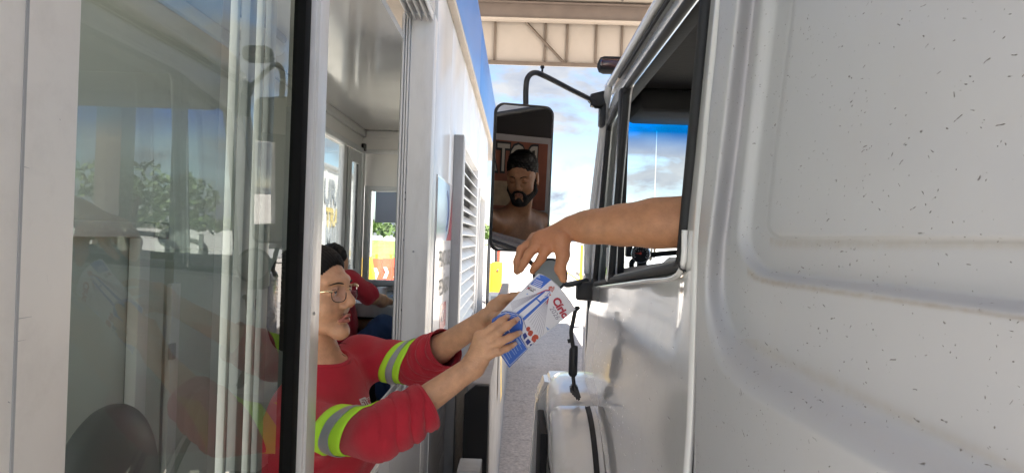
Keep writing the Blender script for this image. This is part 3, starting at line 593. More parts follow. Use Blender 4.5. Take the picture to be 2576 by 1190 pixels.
# far post with sign on the right kerb, lamp posts
def pole(u, v0, Y, r, lb, nm='lamp_post', arm=True, mat=None):
    a = at(u, v0, Y); t = thing(nm, (a.x, Y, -2.1), lb, nm.replace('_', ' '))
    tube('pole_shaft', [(a.x, Y, -2.1), (a.x, Y, a.z)], [r*1.3, r*.7], mat or m_galv, t, 8)
    if arm: tube('lamp_arm', [(a.x, Y, a.z), (a.x+.8, Y, a.z+.15)], r*.6, m_galv, t, 6); bx('lamp_head', a.x+.7, a.x+1.2, Y-.1, Y+.1, a.z+.08, a.z+.2, m_galv, t, .02)
pole(1437, 470, 70, .05, 'thin distant lamp post in the sky between mirror and truck', arm=False)
pole(1652, 330, 60, .05, 'thin pole seen through the truck windscreen', arm=False)
p = at(1463, 612, 32); t = thing('lane_sign', (p.x, 32, -1.92), 'small grey and red lane sign on a yellow post beyond the cab', 'sign')
tube('sign_post', [(p.x+.02, 32, -1.92), (p.x+.02, 32, p.z)], .07, m_yel, t, 10); bx('sign_plate', p.x-.22, p.x+.28, 31.9, 31.96, p.z-.1, p.z+.26, m_galv, t, .004); bx('red_square', p.x+.0, p.x+.2, 31.88, 31.899, p.z+.0, p.z+.18, m_red, t, .002)
# blocks and plastic barriers seen through the end window
g0 = at(908, 642, 29); g1 = at(934, 716, 29)
yb = thing('yellow_block', (g0.x, 29, -2.1), 'large yellow painted concrete block outside the far booth window', 'concrete block')
prism('block_body', [(g0.x-1.5, 29, -2.0), (g1.x+.1, 29, -2.0), (g1.x-.15, 29, g0.z), (g0.x-1.4, 29, g0.z)], (0, .6, 0), m_yel, yb, .03); bx('block_foot', g0.x-1.6, g1.x+.4, 28.6, 30, -2.1, -2.0, m_yel, yb, .02)
m_dred = pm('orange_red_plastic', (.78, .10, .05), .5, var=.1)
for k, (u0, u1, Y, lb) in enumerate(((936, 962, 31, 'red plastic road barrier next to the yellow block'), (962, 986, 32, 'red plastic road barrier in the middle of the row'), (987, 1012, 33, 'red plastic road barrier half hidden by the window jamb'))):
    a = at(u0, 640, Y); b = at(u1, 680, Y); t = thing('plastic_barrier', (a.x, Y, -2.1), lb, 'road barrier', 'red and white plastic barriers beyond the booth'); zt = -1.05
    prism('barrier_shell', [(a.x, Y-.25, -2.1), (a.x, Y+.25, -2.1), (a.x, Y+.1, zt), (a.x, Y-.1, zt)], (b.x-a.x-.02, 0, 0), m_dred, t, .03)
    xm = (a.x+b.x)/2; yy = Y-.2
    for s in (0, 1):
        prism('white_chevron', [(xm-.12, yy-.02, -1.45+.0), (xm+.02, yy-.02, -1.45), (xm+.12, yy-.035, -1.68), (xm-.02, yy-.035, -1.68)] if s == 0 else [(xm-.02, yy-.035, -1.685), (xm+.12, yy-.035, -1.685), (xm+.02, yy-.06, -1.95), (xm-.12, yy-.06, -1.95)], (0, .05, 0), m_wht, t, .004)
for k, u in enumerate((949, 985)):
    a = at(u, 600, 40); t = thing('traffic_post', (a.x, 40, -2.1), ('orange traffic post behind the first red barrier', 'orange traffic post seen above the middle red barrier')[k], 'traffic post'); tube('post_tube', [(a.x, 40, -2.1), (a.x, 40, -1.1)], .07, m_orange, t, 10); disc_stack('post_base', (a.x, 40, -2.1), (0, 0, 1), [(0, .2), (.06, .15)], m_blk, t, 12)

# ------------------------------------------------------------------ white lorry with lettering in the next lane, parked cars
lt = thing('box_lorry', (-6.8, 19, -2.1), 'white box lorry with faded lettering in the lane left of the booth', 'lorry')
m_lor = pm('lorry_white', (.70, .69, .66), .35, var=.1, vs=1.5, dirt=((.5, .42, .33), .5, 2)); m_lett = pm('faded_grey_letters', (.30, .32, .34), .5); m_letty = pm('faded_yellow_letters', (.62, .48, .16), .5)
bx('cargo_body', -8.0, -5.52, 10, 27, -.85, 1.95, m_lor, lt, .02); bx('top_rail', -5.53, -5.49, 10, 27, 1.86, 1.98, m_galv, lt, .005)
for y in np.arange(11.5, 27, 1.75): bx('body_rib', -5.521, -5.505, y, y+.06, -.8, 1.85, m_lor, lt, .002)
bx('chassis', -7.6, -5.9, 10.3, 26.6, -1.25, -.86, m_blk, lt, .02)
for y in (12, 13.3, 24.5):
    wl = disc_stack('wheel', (-5.62, y, -1.58), (-1, 0, 0), [(0, .48), (.02, .52), (.3, .52), (.32, .45)], m_rub, lt, 28); disc_stack('rim', (-5.61, y, -1.58), (1, 0, 0), [(0, .27), (.015, .22), (.02, .1)], m_galv, wl, 20)
def lorry_text(s, size, y, z, m, bold): flat_text('lorry_lettering', s, size, (-5.50, y, z), (0, 1, 0), (0, 0, 1), m, lt, bold)
lorry_text('URA', 1.0, 21.0, 1.15, m_lett, .03); lorry_text('TRAN', .75, 21.3, .42, m_letty, .03); lorry_text('MILH', 1.0, 21.4, -.2, m_lett, .03); lorry_text('Transportes  logístico', .36, 22.2, -.62, m_letty, .005)
def car(x, y, rz, mat, lb):
    t = thing('parked_car', (0, 0, -2.1), lb, 'car', 'cars parked beyond the lane')
    prof = [(-2.1, .35), (-2.12, .72), (-1.75, .88), (-1.25, .93), (-.65, 1.38), (.55, 1.42), (1.25, .98), (2.0, .9), (2.1, .6), (2.08, .32)]
    prism('car_body', [(a, -.82, -2.1+b) for a, b in prof], (0, 1.64, 0), mat, t, .04)
    prism('side_glass', [(-1.05, -.825, -1.17), (-.6, -.825, -.78), (.5, -.825, -.75), (1.0, -.825, -1.14)], (0, 1.65, 0), m_blk, t, 0)
    prism('windscreen', [(.62, -.68, -.71), (1.2, -.68, -1.11), (1.215, -.68, -1.09), (.64, -.68, -.69)], (0, 1.36, 0), m_blk, t, 0)
    for a in (-1.3, 1.3):
        for s in (-.84, .66): wl = disc_stack('wheel', (a, s, -1.78), (0, 1, 0), [(0, .29), (.02, .32), (.16, .32), (.18, .29)], m_rub, t, 20)
    for s in (-.6, .6): bx('headlight', 2.05, 2.11, s-.15, s+.15, -1.5, -1.36, m_wht, t, .02)
    t.location = (x, y, 0); t.rotation_euler.z = rz
m_car1 = pm('silver_car_paint', (.45, .46, .47), .25, metal=.4); m_car2 = pm('white_car_paint', (.7, .7, .7), .25)
car(9.6, 44, .2, m_car2, 'white car parked beyond the lane, seen through the cab'); car(14.5, 47, .1, m_car1, 'silver car parked behind the white car, seen through the cab')

# ------------------------------------------------------------------ canopy
cn = thing('toll_canopy', (0, 0, 3.6), 'high beige metal toll canopy with ribbed fascia across the lane', 'canopy')
m_can = pm('canopy_beige_sheet', (.46, .40, .345), .6, var=.06, vs=1.5, dirt=((.36, .30, .24), .3, 2)); m_rib = pm('canopy_brown_steel', (.17, .13, .10), .6, var=.15); m_beam = pm('canopy_beam_paint', (.17, .135, .115), .6, var=.12, vs=3)
CX0, CX1, CY0 = -1.5, 3.1, -1.9
bx('roof_deck', CX0, CX1, CY0, 14.9, 4.80, 4.95, m_can, cn, 0)
bx('front_beam', CX0, CX1, 14.25, 14.31, 4.42, 4.72, m_beam, cn, .004); bx('beam_flange', CX0, CX1, 14.18, 14.38, 4.385, 4.42, m_can, cn, .003); bx('beam_flange', CX0, CX1, 14.18, 14.38, 4.72, 4.75, m_beam, cn, .003)
edges_u = [1150, 1245, 1372, 1427, 1500, 1565, 1650, 1740, 1850, 1960, 2080]; xs = [PY(u, 100, 14.6).x for u in edges_u]; xs = [CX0]+[x for x in xs if x < CX1-.3]+[CX1]
for a, b in zip(xs, xs[1:]): bx('fascia_sheet', a+.012, b-.012, 14.64, 14.66, 3.64, 4.79, m_can, cn, .002)
for x in xs[1:-1]: bx('fascia_rib', x-.022, x+.022, 14.60, 14.638, 3.64, 4.79, m_rib, cn, .002)
bx('bottom_trim', CX0, CX1, 14.56, 14.68, 3.585, 3.64, m_can, cn, .003); bx('drip_edge', CX0, CX1, 14.54, 14.56, 3.56, 3.64, m_rib, cn, .002)
a = PY(1322, 55, 14.55); b = PY(1418, 158, 14.55); tube('diagonal_brace', [(a.x, 14.56, a.z), (b.x, 14.56, b.z)], .03, m_rib, cn, 4)
for x in np.arange(CX0+.4, CX1, 1.0): bx('roof_rib', x, x+.035, CY0+.1, 14.1, 4.765, 4.799, m_beam, cn, 0)
for y in (-1.5, 2.5, 6.5, 10): bx('roof_beam', CX0+.1, CX1-.1, y, y+.12, 4.45, 4.764, m_beam, cn, .004)
for x, yy_ in ((2.9, (-1.5, 6.5)),):
    for y in yy_: bx('canopy_column', x-.12, x+.12, y, y+.24, -2.1, 4.45, m_beam, cn, .01)

# ------------------------------------------------------------------ the lorry beside us: cab, door, sleeper side
TX = .35
truck = thing('truck', (1.5, 2, -2.1), 'dusty white truck cab with open driver window beside the toll booth', 'truck')
m_dark = pm('cab_interior_black', (.012, .012, .013), .75, bump=.2, bs=60); m_head = pm('cab_headliner', (.025, .023, .025), .8, bump=.3, bs=40, var=.2)
m_dash = pm('grey_dashboard', (.16, .16, .16), .6)
m_greyp = pm('grey_cab_trim', (.30, .28, .29), .5, var=.1)
def pathd(P, path):
    """signed distance in the sheet to an open polyline: positive on its upper right side"""
    best = np.full(P.shape[:-1], 1e9); sg = np.ones(P.shape[:-1])
    for i, (a, b) in enumerate(zip(path, path[1:])):
        a = np.array(a, float); b = np.array(b, float); ab = b-a; ap = P-a; t = (ap@ab)/(ab@ab)
        t = np.clip(t, -1e9 if i == 0 else 0, 1e9 if i == len(path)-2 else 1); d = ap-t[..., None]*ab; q = np.sqrt((d**2).sum(-1)); cr = ab[0]*ap[..., 1]-ab[1]*ap[..., 0]
        m = q < best-1e-6; best = np.where(m, q, best); sg = np.where(m, np.where(cr < 0, 1, -1), sg)
    return best*sg
sst = lambda t: (lambda c: c*c*(3-2*c))(np.clip(t, 0, 1))
def curve2(p, n=3):
    for _ in range(n):
        q = [p[0]]
        for a, b in zip(p, p[1:]):
            L_ = math.hypot(b[0]-a[0], b[1]-a[1]); t = min(.25, 22/L_) if L_ > 90 else .25
            q += [(a[0]+(b[0]-a[0])*t, a[1]+(b[1]-a[1])*t), (a[0]+(b[0]-a[0])*(1-t), a[1]+(b[1]-a[1])*(1-t))]
        p = q+[p[-1]]
    return p
O1 = curve2([(1826, -200), (1818, 0), (1800, 300), (1783, 595), (1771, 700), (1771, 800), (1802, 920), (1870, 990), (2205, 1175), (2600, 1400), (3000, 1620)])
O2 = curve2([(1868, -200), (1862, 0), (1848, 300), (1826, 595), (1822, 745), (1855, 845), (1945, 900), (2524, 1170), (3000, 1390)])
O3 = curve2([(1882, -200), (1876, 0), (1862, 300), (1845, 595), (1862, 655), (1900, 695), (1945, 706), (2576, 795), (3000, 850)])
O4 = curve2([(1928, -200), (1922, 0), (1905, 300), (1889, 595), (1905, 645), (1938, 678), (1975, 686), (2576, 755), (3000, 800)])
O5 = curve2([(1968, -200), (1960, 0), (1940, 300), (1926, 540), (1928, 578), (1952, 597), (1990, 600), (2576, 603), (3000, 606)])
us = np.concatenate([np.arange(1750, 2000, 4), np.arange(2000, 2960, 8)]); vs_ = np.concatenate([np.arange(-900, -20, 24), np.arange(-20, 1240, 5), np.arange(1240, 2300, 24)])
U, Vv = np.meshgrid(us, vs_, indexing='ij'); P = np.stack([U, Vv], -1).astype(float)
d1, d2, d3, d4, d5 = [pathd(P, o) for o in (O1, O2, O3, O4, O5)]
def fr(a, b):
    t = np.clip(a/np.maximum(a-b, 1e-3), 0, 1); return .55*t+.45*t*t*(3-2*t)
h = .040*(1-fr(d1, d2)) + .020*(1-fr(d3, d4)) + .006*sst((d5+4)/8) - .003*np.exp(-(d5/3.5)**2) - .0012*np.exp(-((d3+2)/5)**2)
h += .0012*np.sin(U*.011+Vv*.004)+.0008*np.sin(Vv*.021-U*.006)
TXS = TX+.055
verts = np.zeros(P.shape[:-1]+(3,))
for i in range(P.shape[0]):
    for j in range(P.shape[1]):
        p = PX(U[i, j], Vv[i, j], TXS-h[i, j]); verts[i, j] = p
SY = 1.376; bad = verts[..., 1] > SY
verts[..., 0] = TXS-h+.06*np.clip(verts[..., 2], 0, None)+.004*np.clip((verts[..., 1]-(SY-.03))/.03, 0, 1)**2
lean = verts[..., 1].copy(); verts[..., 1] = np.minimum(verts[..., 1], SY)
ns, nv_ = P.shape[:2]; i, j = np.meshgrid(np.arange(ns-1), np.arange(nv_-1), indexing='ij'); a = (i*nv_+j).ravel(); Fq = np.stack([a, a+1, a+nv_+1, a+nv_], 1)
keep = ~(bad.ravel()[Fq].all(1)); Fq = Fq[keep]
dust_shade = .55*np.exp(-((d3+6)/7)**2)*(Vv > 655)*(U > 1880)+.30*np.exp(-((d5+14)/11)**2)*(Vv > 596)*(U > 1935)+.25*np.exp(-((d2-5)/16)**2)*(Vv > 850)  # crease dust, plus recess shade painted under the upper panel edge
me = np_mesh('sleeper', verts.reshape(-1, 3), Fq); a_ = me.attributes.new('dust_shade', 'FLOAT', 'POINT'); a_.data.foreach_set('value', dust_shade.astype(np.float32).ravel())
nt = m_sleep.node_tree; b = nt.nodes['Principled BSDF']; an_ = N(nt, 'ShaderNodeAttribute', attribute_name='dust_shade'); dn_ = N(nt, 'ShaderNodeTexNoise'); dn_.inputs['Scale'].default_value = 60; dn_.inputs['Detail'].default_value = 6
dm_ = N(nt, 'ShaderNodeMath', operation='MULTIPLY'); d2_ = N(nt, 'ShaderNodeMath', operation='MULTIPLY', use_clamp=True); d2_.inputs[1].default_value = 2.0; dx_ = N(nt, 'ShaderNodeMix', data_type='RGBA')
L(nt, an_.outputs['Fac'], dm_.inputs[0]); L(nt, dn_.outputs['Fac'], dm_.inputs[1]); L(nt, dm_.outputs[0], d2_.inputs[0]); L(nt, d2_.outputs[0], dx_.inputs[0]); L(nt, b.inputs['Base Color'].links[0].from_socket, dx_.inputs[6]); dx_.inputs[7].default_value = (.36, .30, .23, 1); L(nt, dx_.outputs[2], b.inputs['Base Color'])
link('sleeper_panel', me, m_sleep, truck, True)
bx('sleeper_edge', TX+.004, TX+.03, SY-.002, SY+.0, -1.3, 0, m_sleep, truck, 0)
bx('rear_side', TX+.058, TX+.05, -3.5, .37, -1.4, 1.0, m_sleep, truck, .01)
bx('cargo_box', TX-.02, 2.8, -9, -3.6, -.9, 2.0, m_lor, truck, .02)
def side_x(z): return TX+.06*max(0., z)+.10*max(0., z-.56)**1.0
def skin(name, outline, holes, mat, parent, xoff=0., step=.025, relief=None, thick=.012, bow=True):
    bm = bmesh.new(); E = []
    for lp in [outline]+holes:
        v = [bm.verts.new((0, y, z)) for y, z in lp]; E += [bm.edges.new((v[i], v[(i+1) % len(v)])) for i in range(len(v))]
    bmesh.ops.triangle_fill(bm, edges=E, use_beauty=True, use_dissolve=False)
    ys = [p[0] for p in outline]; zs = [p[1] for p in outline]
    for y in np.arange(min(ys)+step, max(ys), step): bmesh.ops.bisect_plane(bm, geom=bm.verts[:]+bm.edges[:]+bm.faces[:], plane_co=(0, y, 0), plane_no=(0, 1, 0), dist=1e-5)
    for z in np.arange(min(zs)+step, max(zs), step): bmesh.ops.bisect_plane(bm, geom=bm.verts[:]+bm.edges[:]+bm.faces[:], plane_co=(0, 0, z), plane_no=(0, 0, 1), dist=1e-5)
    for v in bm.verts:
        v.co.x = side_x(v.co.z)+xoff-(relief(v.co.y, v.co.z) if relief else 0)
    bmesh.ops.recalc_face_normals(bm, faces=bm.faces)
    if sum(f.normal.x for f in bm.faces) > 0: bmesh.ops.reverse_faces(bm, faces=bm.faces)
    o = link(name, bm_mesh(bm, name), mat, parent, True)
    s = o.modifiers.new('thickness', 'SOLIDIFY'); s.thickness = thick; s.offset = -1
    return o
def yz(u, v, X=TX):
    p = PX(u, v, X); return (p.y, p.z)
def rounded(pts, r, n=5):
    out = []; k = len(pts)
    for i, p in enumerate(pts):
        p = Vector(p); a = (Vector(pts[i-1])-p); b = (Vector(pts[(i+1) % k])-p); rr = min(r, a.length*.45, b.length*.45); a.normalize(); b.normalize()
        s, e = p+a*rr, p+b*rr
        for j in range(n+1):
            t = j/n; out.append(tuple((1-t)**2*s+2*t*(1-t)*p+t*t*e))
    return out
WT = .565
main_open = rounded([(1.485, .60-.035), (1.485, -.045), (2.585, -.138), (2.585, WT)], .045)
quart_open = rounded([(2.655, WT-.01), (2.655, -.145), (3.13, -.185), (3.07, WT-.06)], .04)
door_out = [(1.392, .66), (1.392, -.9), (1.392, -1.35), (2.20, -1.35), (2.50, -.90), (2.62, -.80), (2.80, -.72), (3.05, -.69), (3.30, -.70), (3.36, -.6), (3.40, -.25), (3.36, 0), (3.20, .66)]
O6 = curve2([(1490, 772), (1530, 775), (1600, 805), (1655, 842), (1690, 850), (1703, 835), (1712, 760), (1716, 690)])
def door_relief(y, z):
    r = 0
    # swage under the window and the shallow pocket behind it
    u, v = proj((TX, y, z)); q = float(pathd(np.array([[u, v]], float), O6)[0]); r += .006*float(sst((-q+14)/30))-.003
    r += .006*math.exp(-((z+.42+.05*y)/.10)**2)
    r += .004*math.sin(y*2.1+1)*math.exp(-((z+.7)/.25)**2)
    return r
door = skin('driver_door', door_out, [main_open, quart_open], m_door, truck, relief=door_relief)
def loop3(loop, dx): return [(side_x(z)+dx, y, z) for y, z in loop]
tube('window_seal', smooth_path(loop3(main_open, -.004), 2, True), .013, m_rub, door, 8, squash=(1, 1), closed=True)
tube('window_seal', smooth_path(loop3(quart_open, -.002), 2, True), .012, m_rub, door, 8, closed=True)
# felt channel inside the opening, and the bright strip along the sill
boxes('division_bar', [(side_x(.2)-.005, side_x(.2)+.03, 2.592, 2.648, -.14, WT)], m_rub, door, .006)
tube('division_chrome', [(side_x(-.14)-.012, 2.642, -.145), (side_x(WT)-.012, 2.642, WT)], .006, m_chrome, door, 8)
tube('sill_strip', smooth_path([(TX-.008, 1.46, .03), (TX-.009, 1.50, -.062), (TX-.008, 1.9, -.100), (TX-.008, 2.6, -.158), (TX-.008, 3.15, -.205)], 6), .0065, m_door, door, 8)
prism('sill_channel', [(TX-.002, 1.52, -.030), (TX-.002, 2.58, -.118), (TX-.002, 2.58, -.146), (TX-.002, 1.50, -.055)], (.05, 0, 0), m_galv, door, .004)
prism('inner_sill', [(TX+.05, 1.49, -.02), (TX+.05, 3.1, -.12), (TX+.05, 3.1, -.9), (TX+.05, 1.49, -.9)], (.04, 0, 0), m_greyp, door, .01)
gq = quad('quarter_pane', [(side_x(z)+.012, y, z) for y, z in [(2.65, WT), (2.65, -.15), (3.13, -.19), (3.07, WT-.05)]], m_glass2, door)
bx('quarter_latch', TX+.0, TX+.012, 2.78, 2.80, -.10, -.02, m_wht, door, .003)
# black grab strut at the front lower edge of the door
gh = thing('x', (0, 0, 0), 'x', 'x'); bpy.data.objects.remove(gh)
hx = .318
def hp(u, v, X=hx): return tuple(PX(u, v, X))
Ystr = 3.02
g = lambda u, v: tuple(PY(u, v, Ystr))
st = tube('door_check_strut', [g(1447, 868), g(1443, 880), g(1441, 940), g(1441, 946)], [.012, .019, .019, .013], m_blk, truck, 12)
tube('strut_rod', [g(1441, 940), g(1446, 985)], .008, m_blk, st, 8); tube('strut_hook', smooth_path([g(1457, 778), g(1449, 776), g(1441, 812), g(1437, 838), g(1442, 874)], 5), .009, m_blk, st, 8)
prism('strut_bracket', [g(1434, 972), g(1452, 968), g(1463, 1004), g(1452, 1010), g(1446, 996), g(1436, 992)], (0, .05, 0), m_blk, st, .006)
tube('strut_pin', [g(1428, 858), g(1438, 856)], .009, m_blk, st, 8)
# A pillar, front corner, roof and drip rail
apil = [PX(1516, 240, .395), PX(1506, 250, .39), PX(1484, 524, .36), PX(1470, 690, .352)]
prism('a_pillar', [(side_x(.66)+.0, 3.205, .66), (side_x(0), 3.37, 0), (TX, 3.42, -.2), (TX+.01, 3.62, -.2), (TX+.02, 3.56, 0), (side_x(.66)+.03, 3.36, .66)], (.09, 0, 0), m_door, truck, .02)
bx('front_corner', TX+.006, TX+.10, 3.42, 3.74, -.78, -.202, m_door, truck, .03)
tube('drip_rail', smooth_path([(side_x(.66)-.012, -.2, .70), (side_x(.66)-.012, 2.9, .70), (side_x(.6)-.010, 3.16, .665), (side_x(.4)-.006, 3.30, .42), (side_x(0)-.006, 3.40, 0), (TX-.004, 3.45, -.2)], 8), .017, m_door, truck, 10)
tube('rail_shadow_gap', [(side_x(.66)-.006, .0, .675), (side_x(.66)-.006, 2.9, .675)], .008, m_rub, truck, 6)
prism('cab_roof', [(side_x(.66), 0, .67), (.44, 0, .80), (.60, 0, .93), (.95, 0, 1.02), (2.15, 0, 1.02), (2.5, 0, .93), (2.66, 0, .80), (2.70, 0, .67)], (0, 3.3, 0), m_door, truck, .01)
lamp_p = PY(1526, 165, 3.55)
lp_ = bx('marker_lamp', lamp_p.x-.045, lamp_p.x+.10, 3.50, 3.60, lamp_p.z-.04, lamp_p.z+.04, m_black, truck, .03)
m_lens = pm('dark_red_lens', (.05, .006, .008), .15, coat=.5); bx('lamp_lens', lamp_p.x-.036, lamp_p.x+.08, 3.485, 3.51, lamp_p.z-.02, lamp_p.z+.02, m_lens, lp_, .012)
# windscreen with printed sun band, other side of the cab, interior
m_ws = bpy.data.materials.new('tinted_windscreen'); m_ws.use_nodes = True; nt = m_ws.node_tree; nt.nodes.clear()
o_ = N(nt, 'ShaderNodeOutputMaterial'); t_ = N(nt, 'ShaderNodeBsdfTransparent'); tc = N(nt, 'ShaderNodeTexCoord'); sp_ = N(nt, 'ShaderNodeSeparateXYZ'); mr = N(nt, 'ShaderNodeMapRange'); mr.inputs[1].default_value = 2.1+.415+2.1-2.1+2.1-2.1; cr_ = N(nt, 'ShaderNodeValToRGB')
cr_.color_ramp.elements[0].color = (.88, .93, .92, 1); cr_.color_ramp.elements[1].color = (.0, .30, .82, 1); cr_.color_ramp.elements[1].position = .75
fs_ = schlick(nt, 1.4); gl_ = N(nt, 'ShaderNodeBsdfGlossy'); gl_.inputs['Roughness'].default_value = 0; mx_ = N(nt, 'ShaderNodeMixShader')
L(nt, tc.outputs['Object'], sp_.inputs[0]); L(nt, sp_.outputs['Z'], mr.inputs[0]); L(nt, mr.outputs[0], cr_.inputs[0]); L(nt, cr_.outputs[0], t_.inputs[0])
L(nt, fs_.outputs[0], mx_.inputs[0]); L(nt, t_.outputs[0], mx_.inputs[1]); L(nt, gl_.outputs[0], mx_.inputs[2]); L(nt, mx_.outputs[0], o_.inputs[0])
# object space of the pane = truck space: its z is 2.1 + 2.1 above the base line at camera height
mr.inputs[1].default_value = 2.1+.40; mr.inputs[2].default_value = 2.1+.55
quad('windscreen', [(.43, 3.42, -.12), (2.62, 3.42, -.12), (2.62, 3.24, .60), (.43, 3.24, .60)], m_ws, truck)
prism('passenger_pillar', [(2.62, 3.30, .66), (2.62, 3.45, -.2), (2.62, 3.62, -.2), (2.62, 3.44, .66)], (.10, 0, 0), m_door, truck, .01)
boxes('passenger_side', [(2.70, 2.76, -.1, .35, -1.3, .67), (2.70, 2.76, .35, 3.4, -1.3, -.12), (2.70, 2.76, .35, 3.3, .56, .67), (2.70, 2.76, 3.05, 3.3, -.12, .56)], m_door, truck, .005)
quad('passenger_pane', [(2.72, .35, -.12), (2.72, 3.05, -.12), (2.72, 3.05, .56), (2.72, .35, .56)], m_glass2, truck)
bx('headliner', .42, 2.70, .1, 3.24, .63, .66, m_head, truck, 0)
bx('overhead_shelf', .47, 2.66, 2.86, 3.22, .535, .628, m_dark, truck, .03)
bx('sun_visor', .52, 1.3, 2.90, 2.93, .42, .53, m_dark, truck, .008) if False else None
boxes('inner_frame', [(.40, .45, .4, 3.2, .57, .63)], m_dark, truck, .01)
bx('back_wall', .47, 2.70, .02, .06, -1.3, .66, m_greyp, truck, 0); bx('cab_floor', .42, 2.7, .06, 3.5, -1.35, -1.3, m_dark, truck, 0)
bx('inner_side', .47, .485, .06, 1.37, -1.3, .63, m_head, truck, 0)
prism('dashboard', [(.42, 2.98, -.9), (.42, 3.02, -.2), (.42, 3.10, -.135), (.42, 3.45, -.12), (.42, 3.5, -.9)], (2.24, 0, 0), m_dash, truck, .02)
tube('dash_grab_rail', smooth_path([(.52, 3.2, -.13), (.55, 3.18, -.06), (.9, 3.2, -.03), (1.2, 3.22, -.10)], 6), .012, m_dark, truck, 8)
# gauge on the dash
gc = PY(1612, 638, 2.78); axg = Vector((-.30, -1, .05)).normalized()
gg = disc_stack('gauge_pod', gc, -axg, [(0, .036), (.01, .038), (.05, .034), (.06, .02)], m_blk, truck, 32)
disc_stack('gauge_bezel', gc, axg, [(0, .0375), (.004, .0375), (.0045, .034), (.001, .0335)], m_chrome, gg, 32)
disc_stack('gauge_dial', gc+axg*.002, axg, [(0, .0335), (.0005, .0333)], m_dark, gg, 32)
gx_, gy_ = frame_of(axg); gyv = Vector((0, 0, 1)) - axg*axg.z; gyv.normalize(); gxv = gyv.cross(axg)
bm = bmesh.new()
for k in range(21):
    a_ = R(215-k*12.5); d = gxv*math.cos(a_)+gyv*math.sin(a_); n_ = axg.cross(d); r0 = .022 if k % 2 == 0 else .025; o0 = gc+axg*.0032
    bm.faces.new([bm.verts.new(o0+d*r0-n_*.0009), bm.verts.new(o0+d*.031-n_*.0009), bm.verts.new(o0+d*.031+n_*.0009), bm.verts.new(o0+d*r0+n_*.0009)])
link('gauge_marks', bm_mesh(bm), m_wht, gg)
o0 = gc+axg*.0042; quad('gauge_needle', [o0+gyv*.002, o0-gxv*.026, o0-gyv*.002, o0+gxv*.004], m_red, gg); disc_stack('needle_hub', o0, axg, [(0, .005), (.002, .004)], m_red, gg, 14)
flat_text('gauge_figures', '0  1  2', .008, gc+axg*.0036+gyv*.010, gxv, gyv, m_wht, gg)
tube('gauge_stalk', [gc-axg*.04, gc-axg*.05-Vector((0, 0, .09))], .02, m_blk, gg, 10)
bx('switch_pod', gc.x-.055, gc.x-.03, gc.y+.01, gc.y+.05, gc.z-.015, gc.z+.03, m_blk, gg, .005)
# steering wheel
wc_ = Vector((.735, 2.62, -.225)); wa = Vector((-.0, -.62, .78)).normalized(); wx, wy = frame_of(wa); sw = tube('steering_wheel', [wc_+(wx*math.cos(t)+wy*math.sin(t))*.225 for t in np.linspace(0, 2*math.pi, 40, endpoint=False)], .017, m_dark, truck, 10, closed=True)
for k in range(4):
    a_ = k*math.pi/2+.6; d = wx*math.cos(a_)+wy*math.sin(a_); tube('wheel_spoke', [wc_-wa*.05, wc_+d*.22], [.02, .012], m_dark, sw, 8)
disc_stack('wheel_hub', wc_-wa*.05, wa, [(0, .06), (.02, .06), (.03, .04)], m_dark, sw, 24); tube('steering_column', [wc_-wa*.05, wc_-wa*.45], .04, m_dark, sw, 12)
# driver seat
m_seat = pm('seat_fabric', (.05, .05, .055), .9, bump=.4, bs=120)
V, Fc = sdf_mesh([('e', (.92, .98, -.32), (.24, .09, .36), I3, .05), ('e', (.92, 1.25, -.58), (.26, .28, .09), I3, .05)], .02)
link('driver_seat', np_mesh('seat', V, Fc), m_seat, truck, True)
# orange poster on the back wall of the cab, its lettering partly hidden
m_post_o = pm('faded_orange_cloth', (.21, .06, .032), .8, var=.25, vs=5); m_post_l = pm('cream_letters', (.34, .31, .27), .7)
pt = bx('wall_banner', .90, 1.76, .062, .066, .05, .585, m_post_o, truck, 0)
flat_text('banner_outline', 'ROTA', .30, (1.42, .070, .44), (-1, 0, 0), (0, 0, 1), m_dark, pt, .022, sx=.62); flat_text('banner_letters', 'ROTA', .30, (1.42, .073, .44), (-1, 0, 0), (0, 0, 1), m_post_l, pt, .004, sx=.62)
quad('banner_patch', [(.85, .068, .08), (1.50, .068, .08), (1.50, .068, .27), (.85, .068, .27)], pm('banner_tan', (.35, .24, .15), .8, var=.3, vs=9), pt)
# ------------------------------------------------------------------ fender, wheel arch, bumper corner, wheel
def arch(name, cy, cz, r0, r1, x0, x1, a0, a1, mat, n=28, parent=truck, round_=.03):
    bm = bmesh.new(); rings = []
    prof = [(x0+.012, r0), (x0, r0+.02)]+[(x0+round_-round_*math.cos(R(t)), r1-round_+round_*math.sin(R(t))) for t in range(0, 91, 18)]+[(x1, r1+.004), (x1, r0)]
    for k in range(n+1):
        t = a0+(a1-a0)*k/n; rings.append([bm.verts.new((x, cy+math.cos(t)*r, cz+math.sin(t)*r)) for x, r in prof])
    m = len(prof)
    for p, q in zip(rings, rings[1:]):
        for j in range(m): bm.faces.new((p[j], p[(j+1) % m], q[(j+1) % m], q[j]))
    bm.faces.new(rings[0]); bm.faces.new(rings[-1][::-1]); bmesh.ops.recalc_face_normals(bm, faces=bm.faces)
    return link(name, bm_mesh(bm), mat, parent, auto=45)
arch('wheel_arch', 3.0, -1.36, .60, .665, .158, .345, R(88.5), R(185), m_fend, round_=.055)
arch('arch_trim', 3.0, -1.36, .655, .672, .305, .325, R(92), R(185), m_rub, round_=.006)
bm = bmesh.new(); rings = []
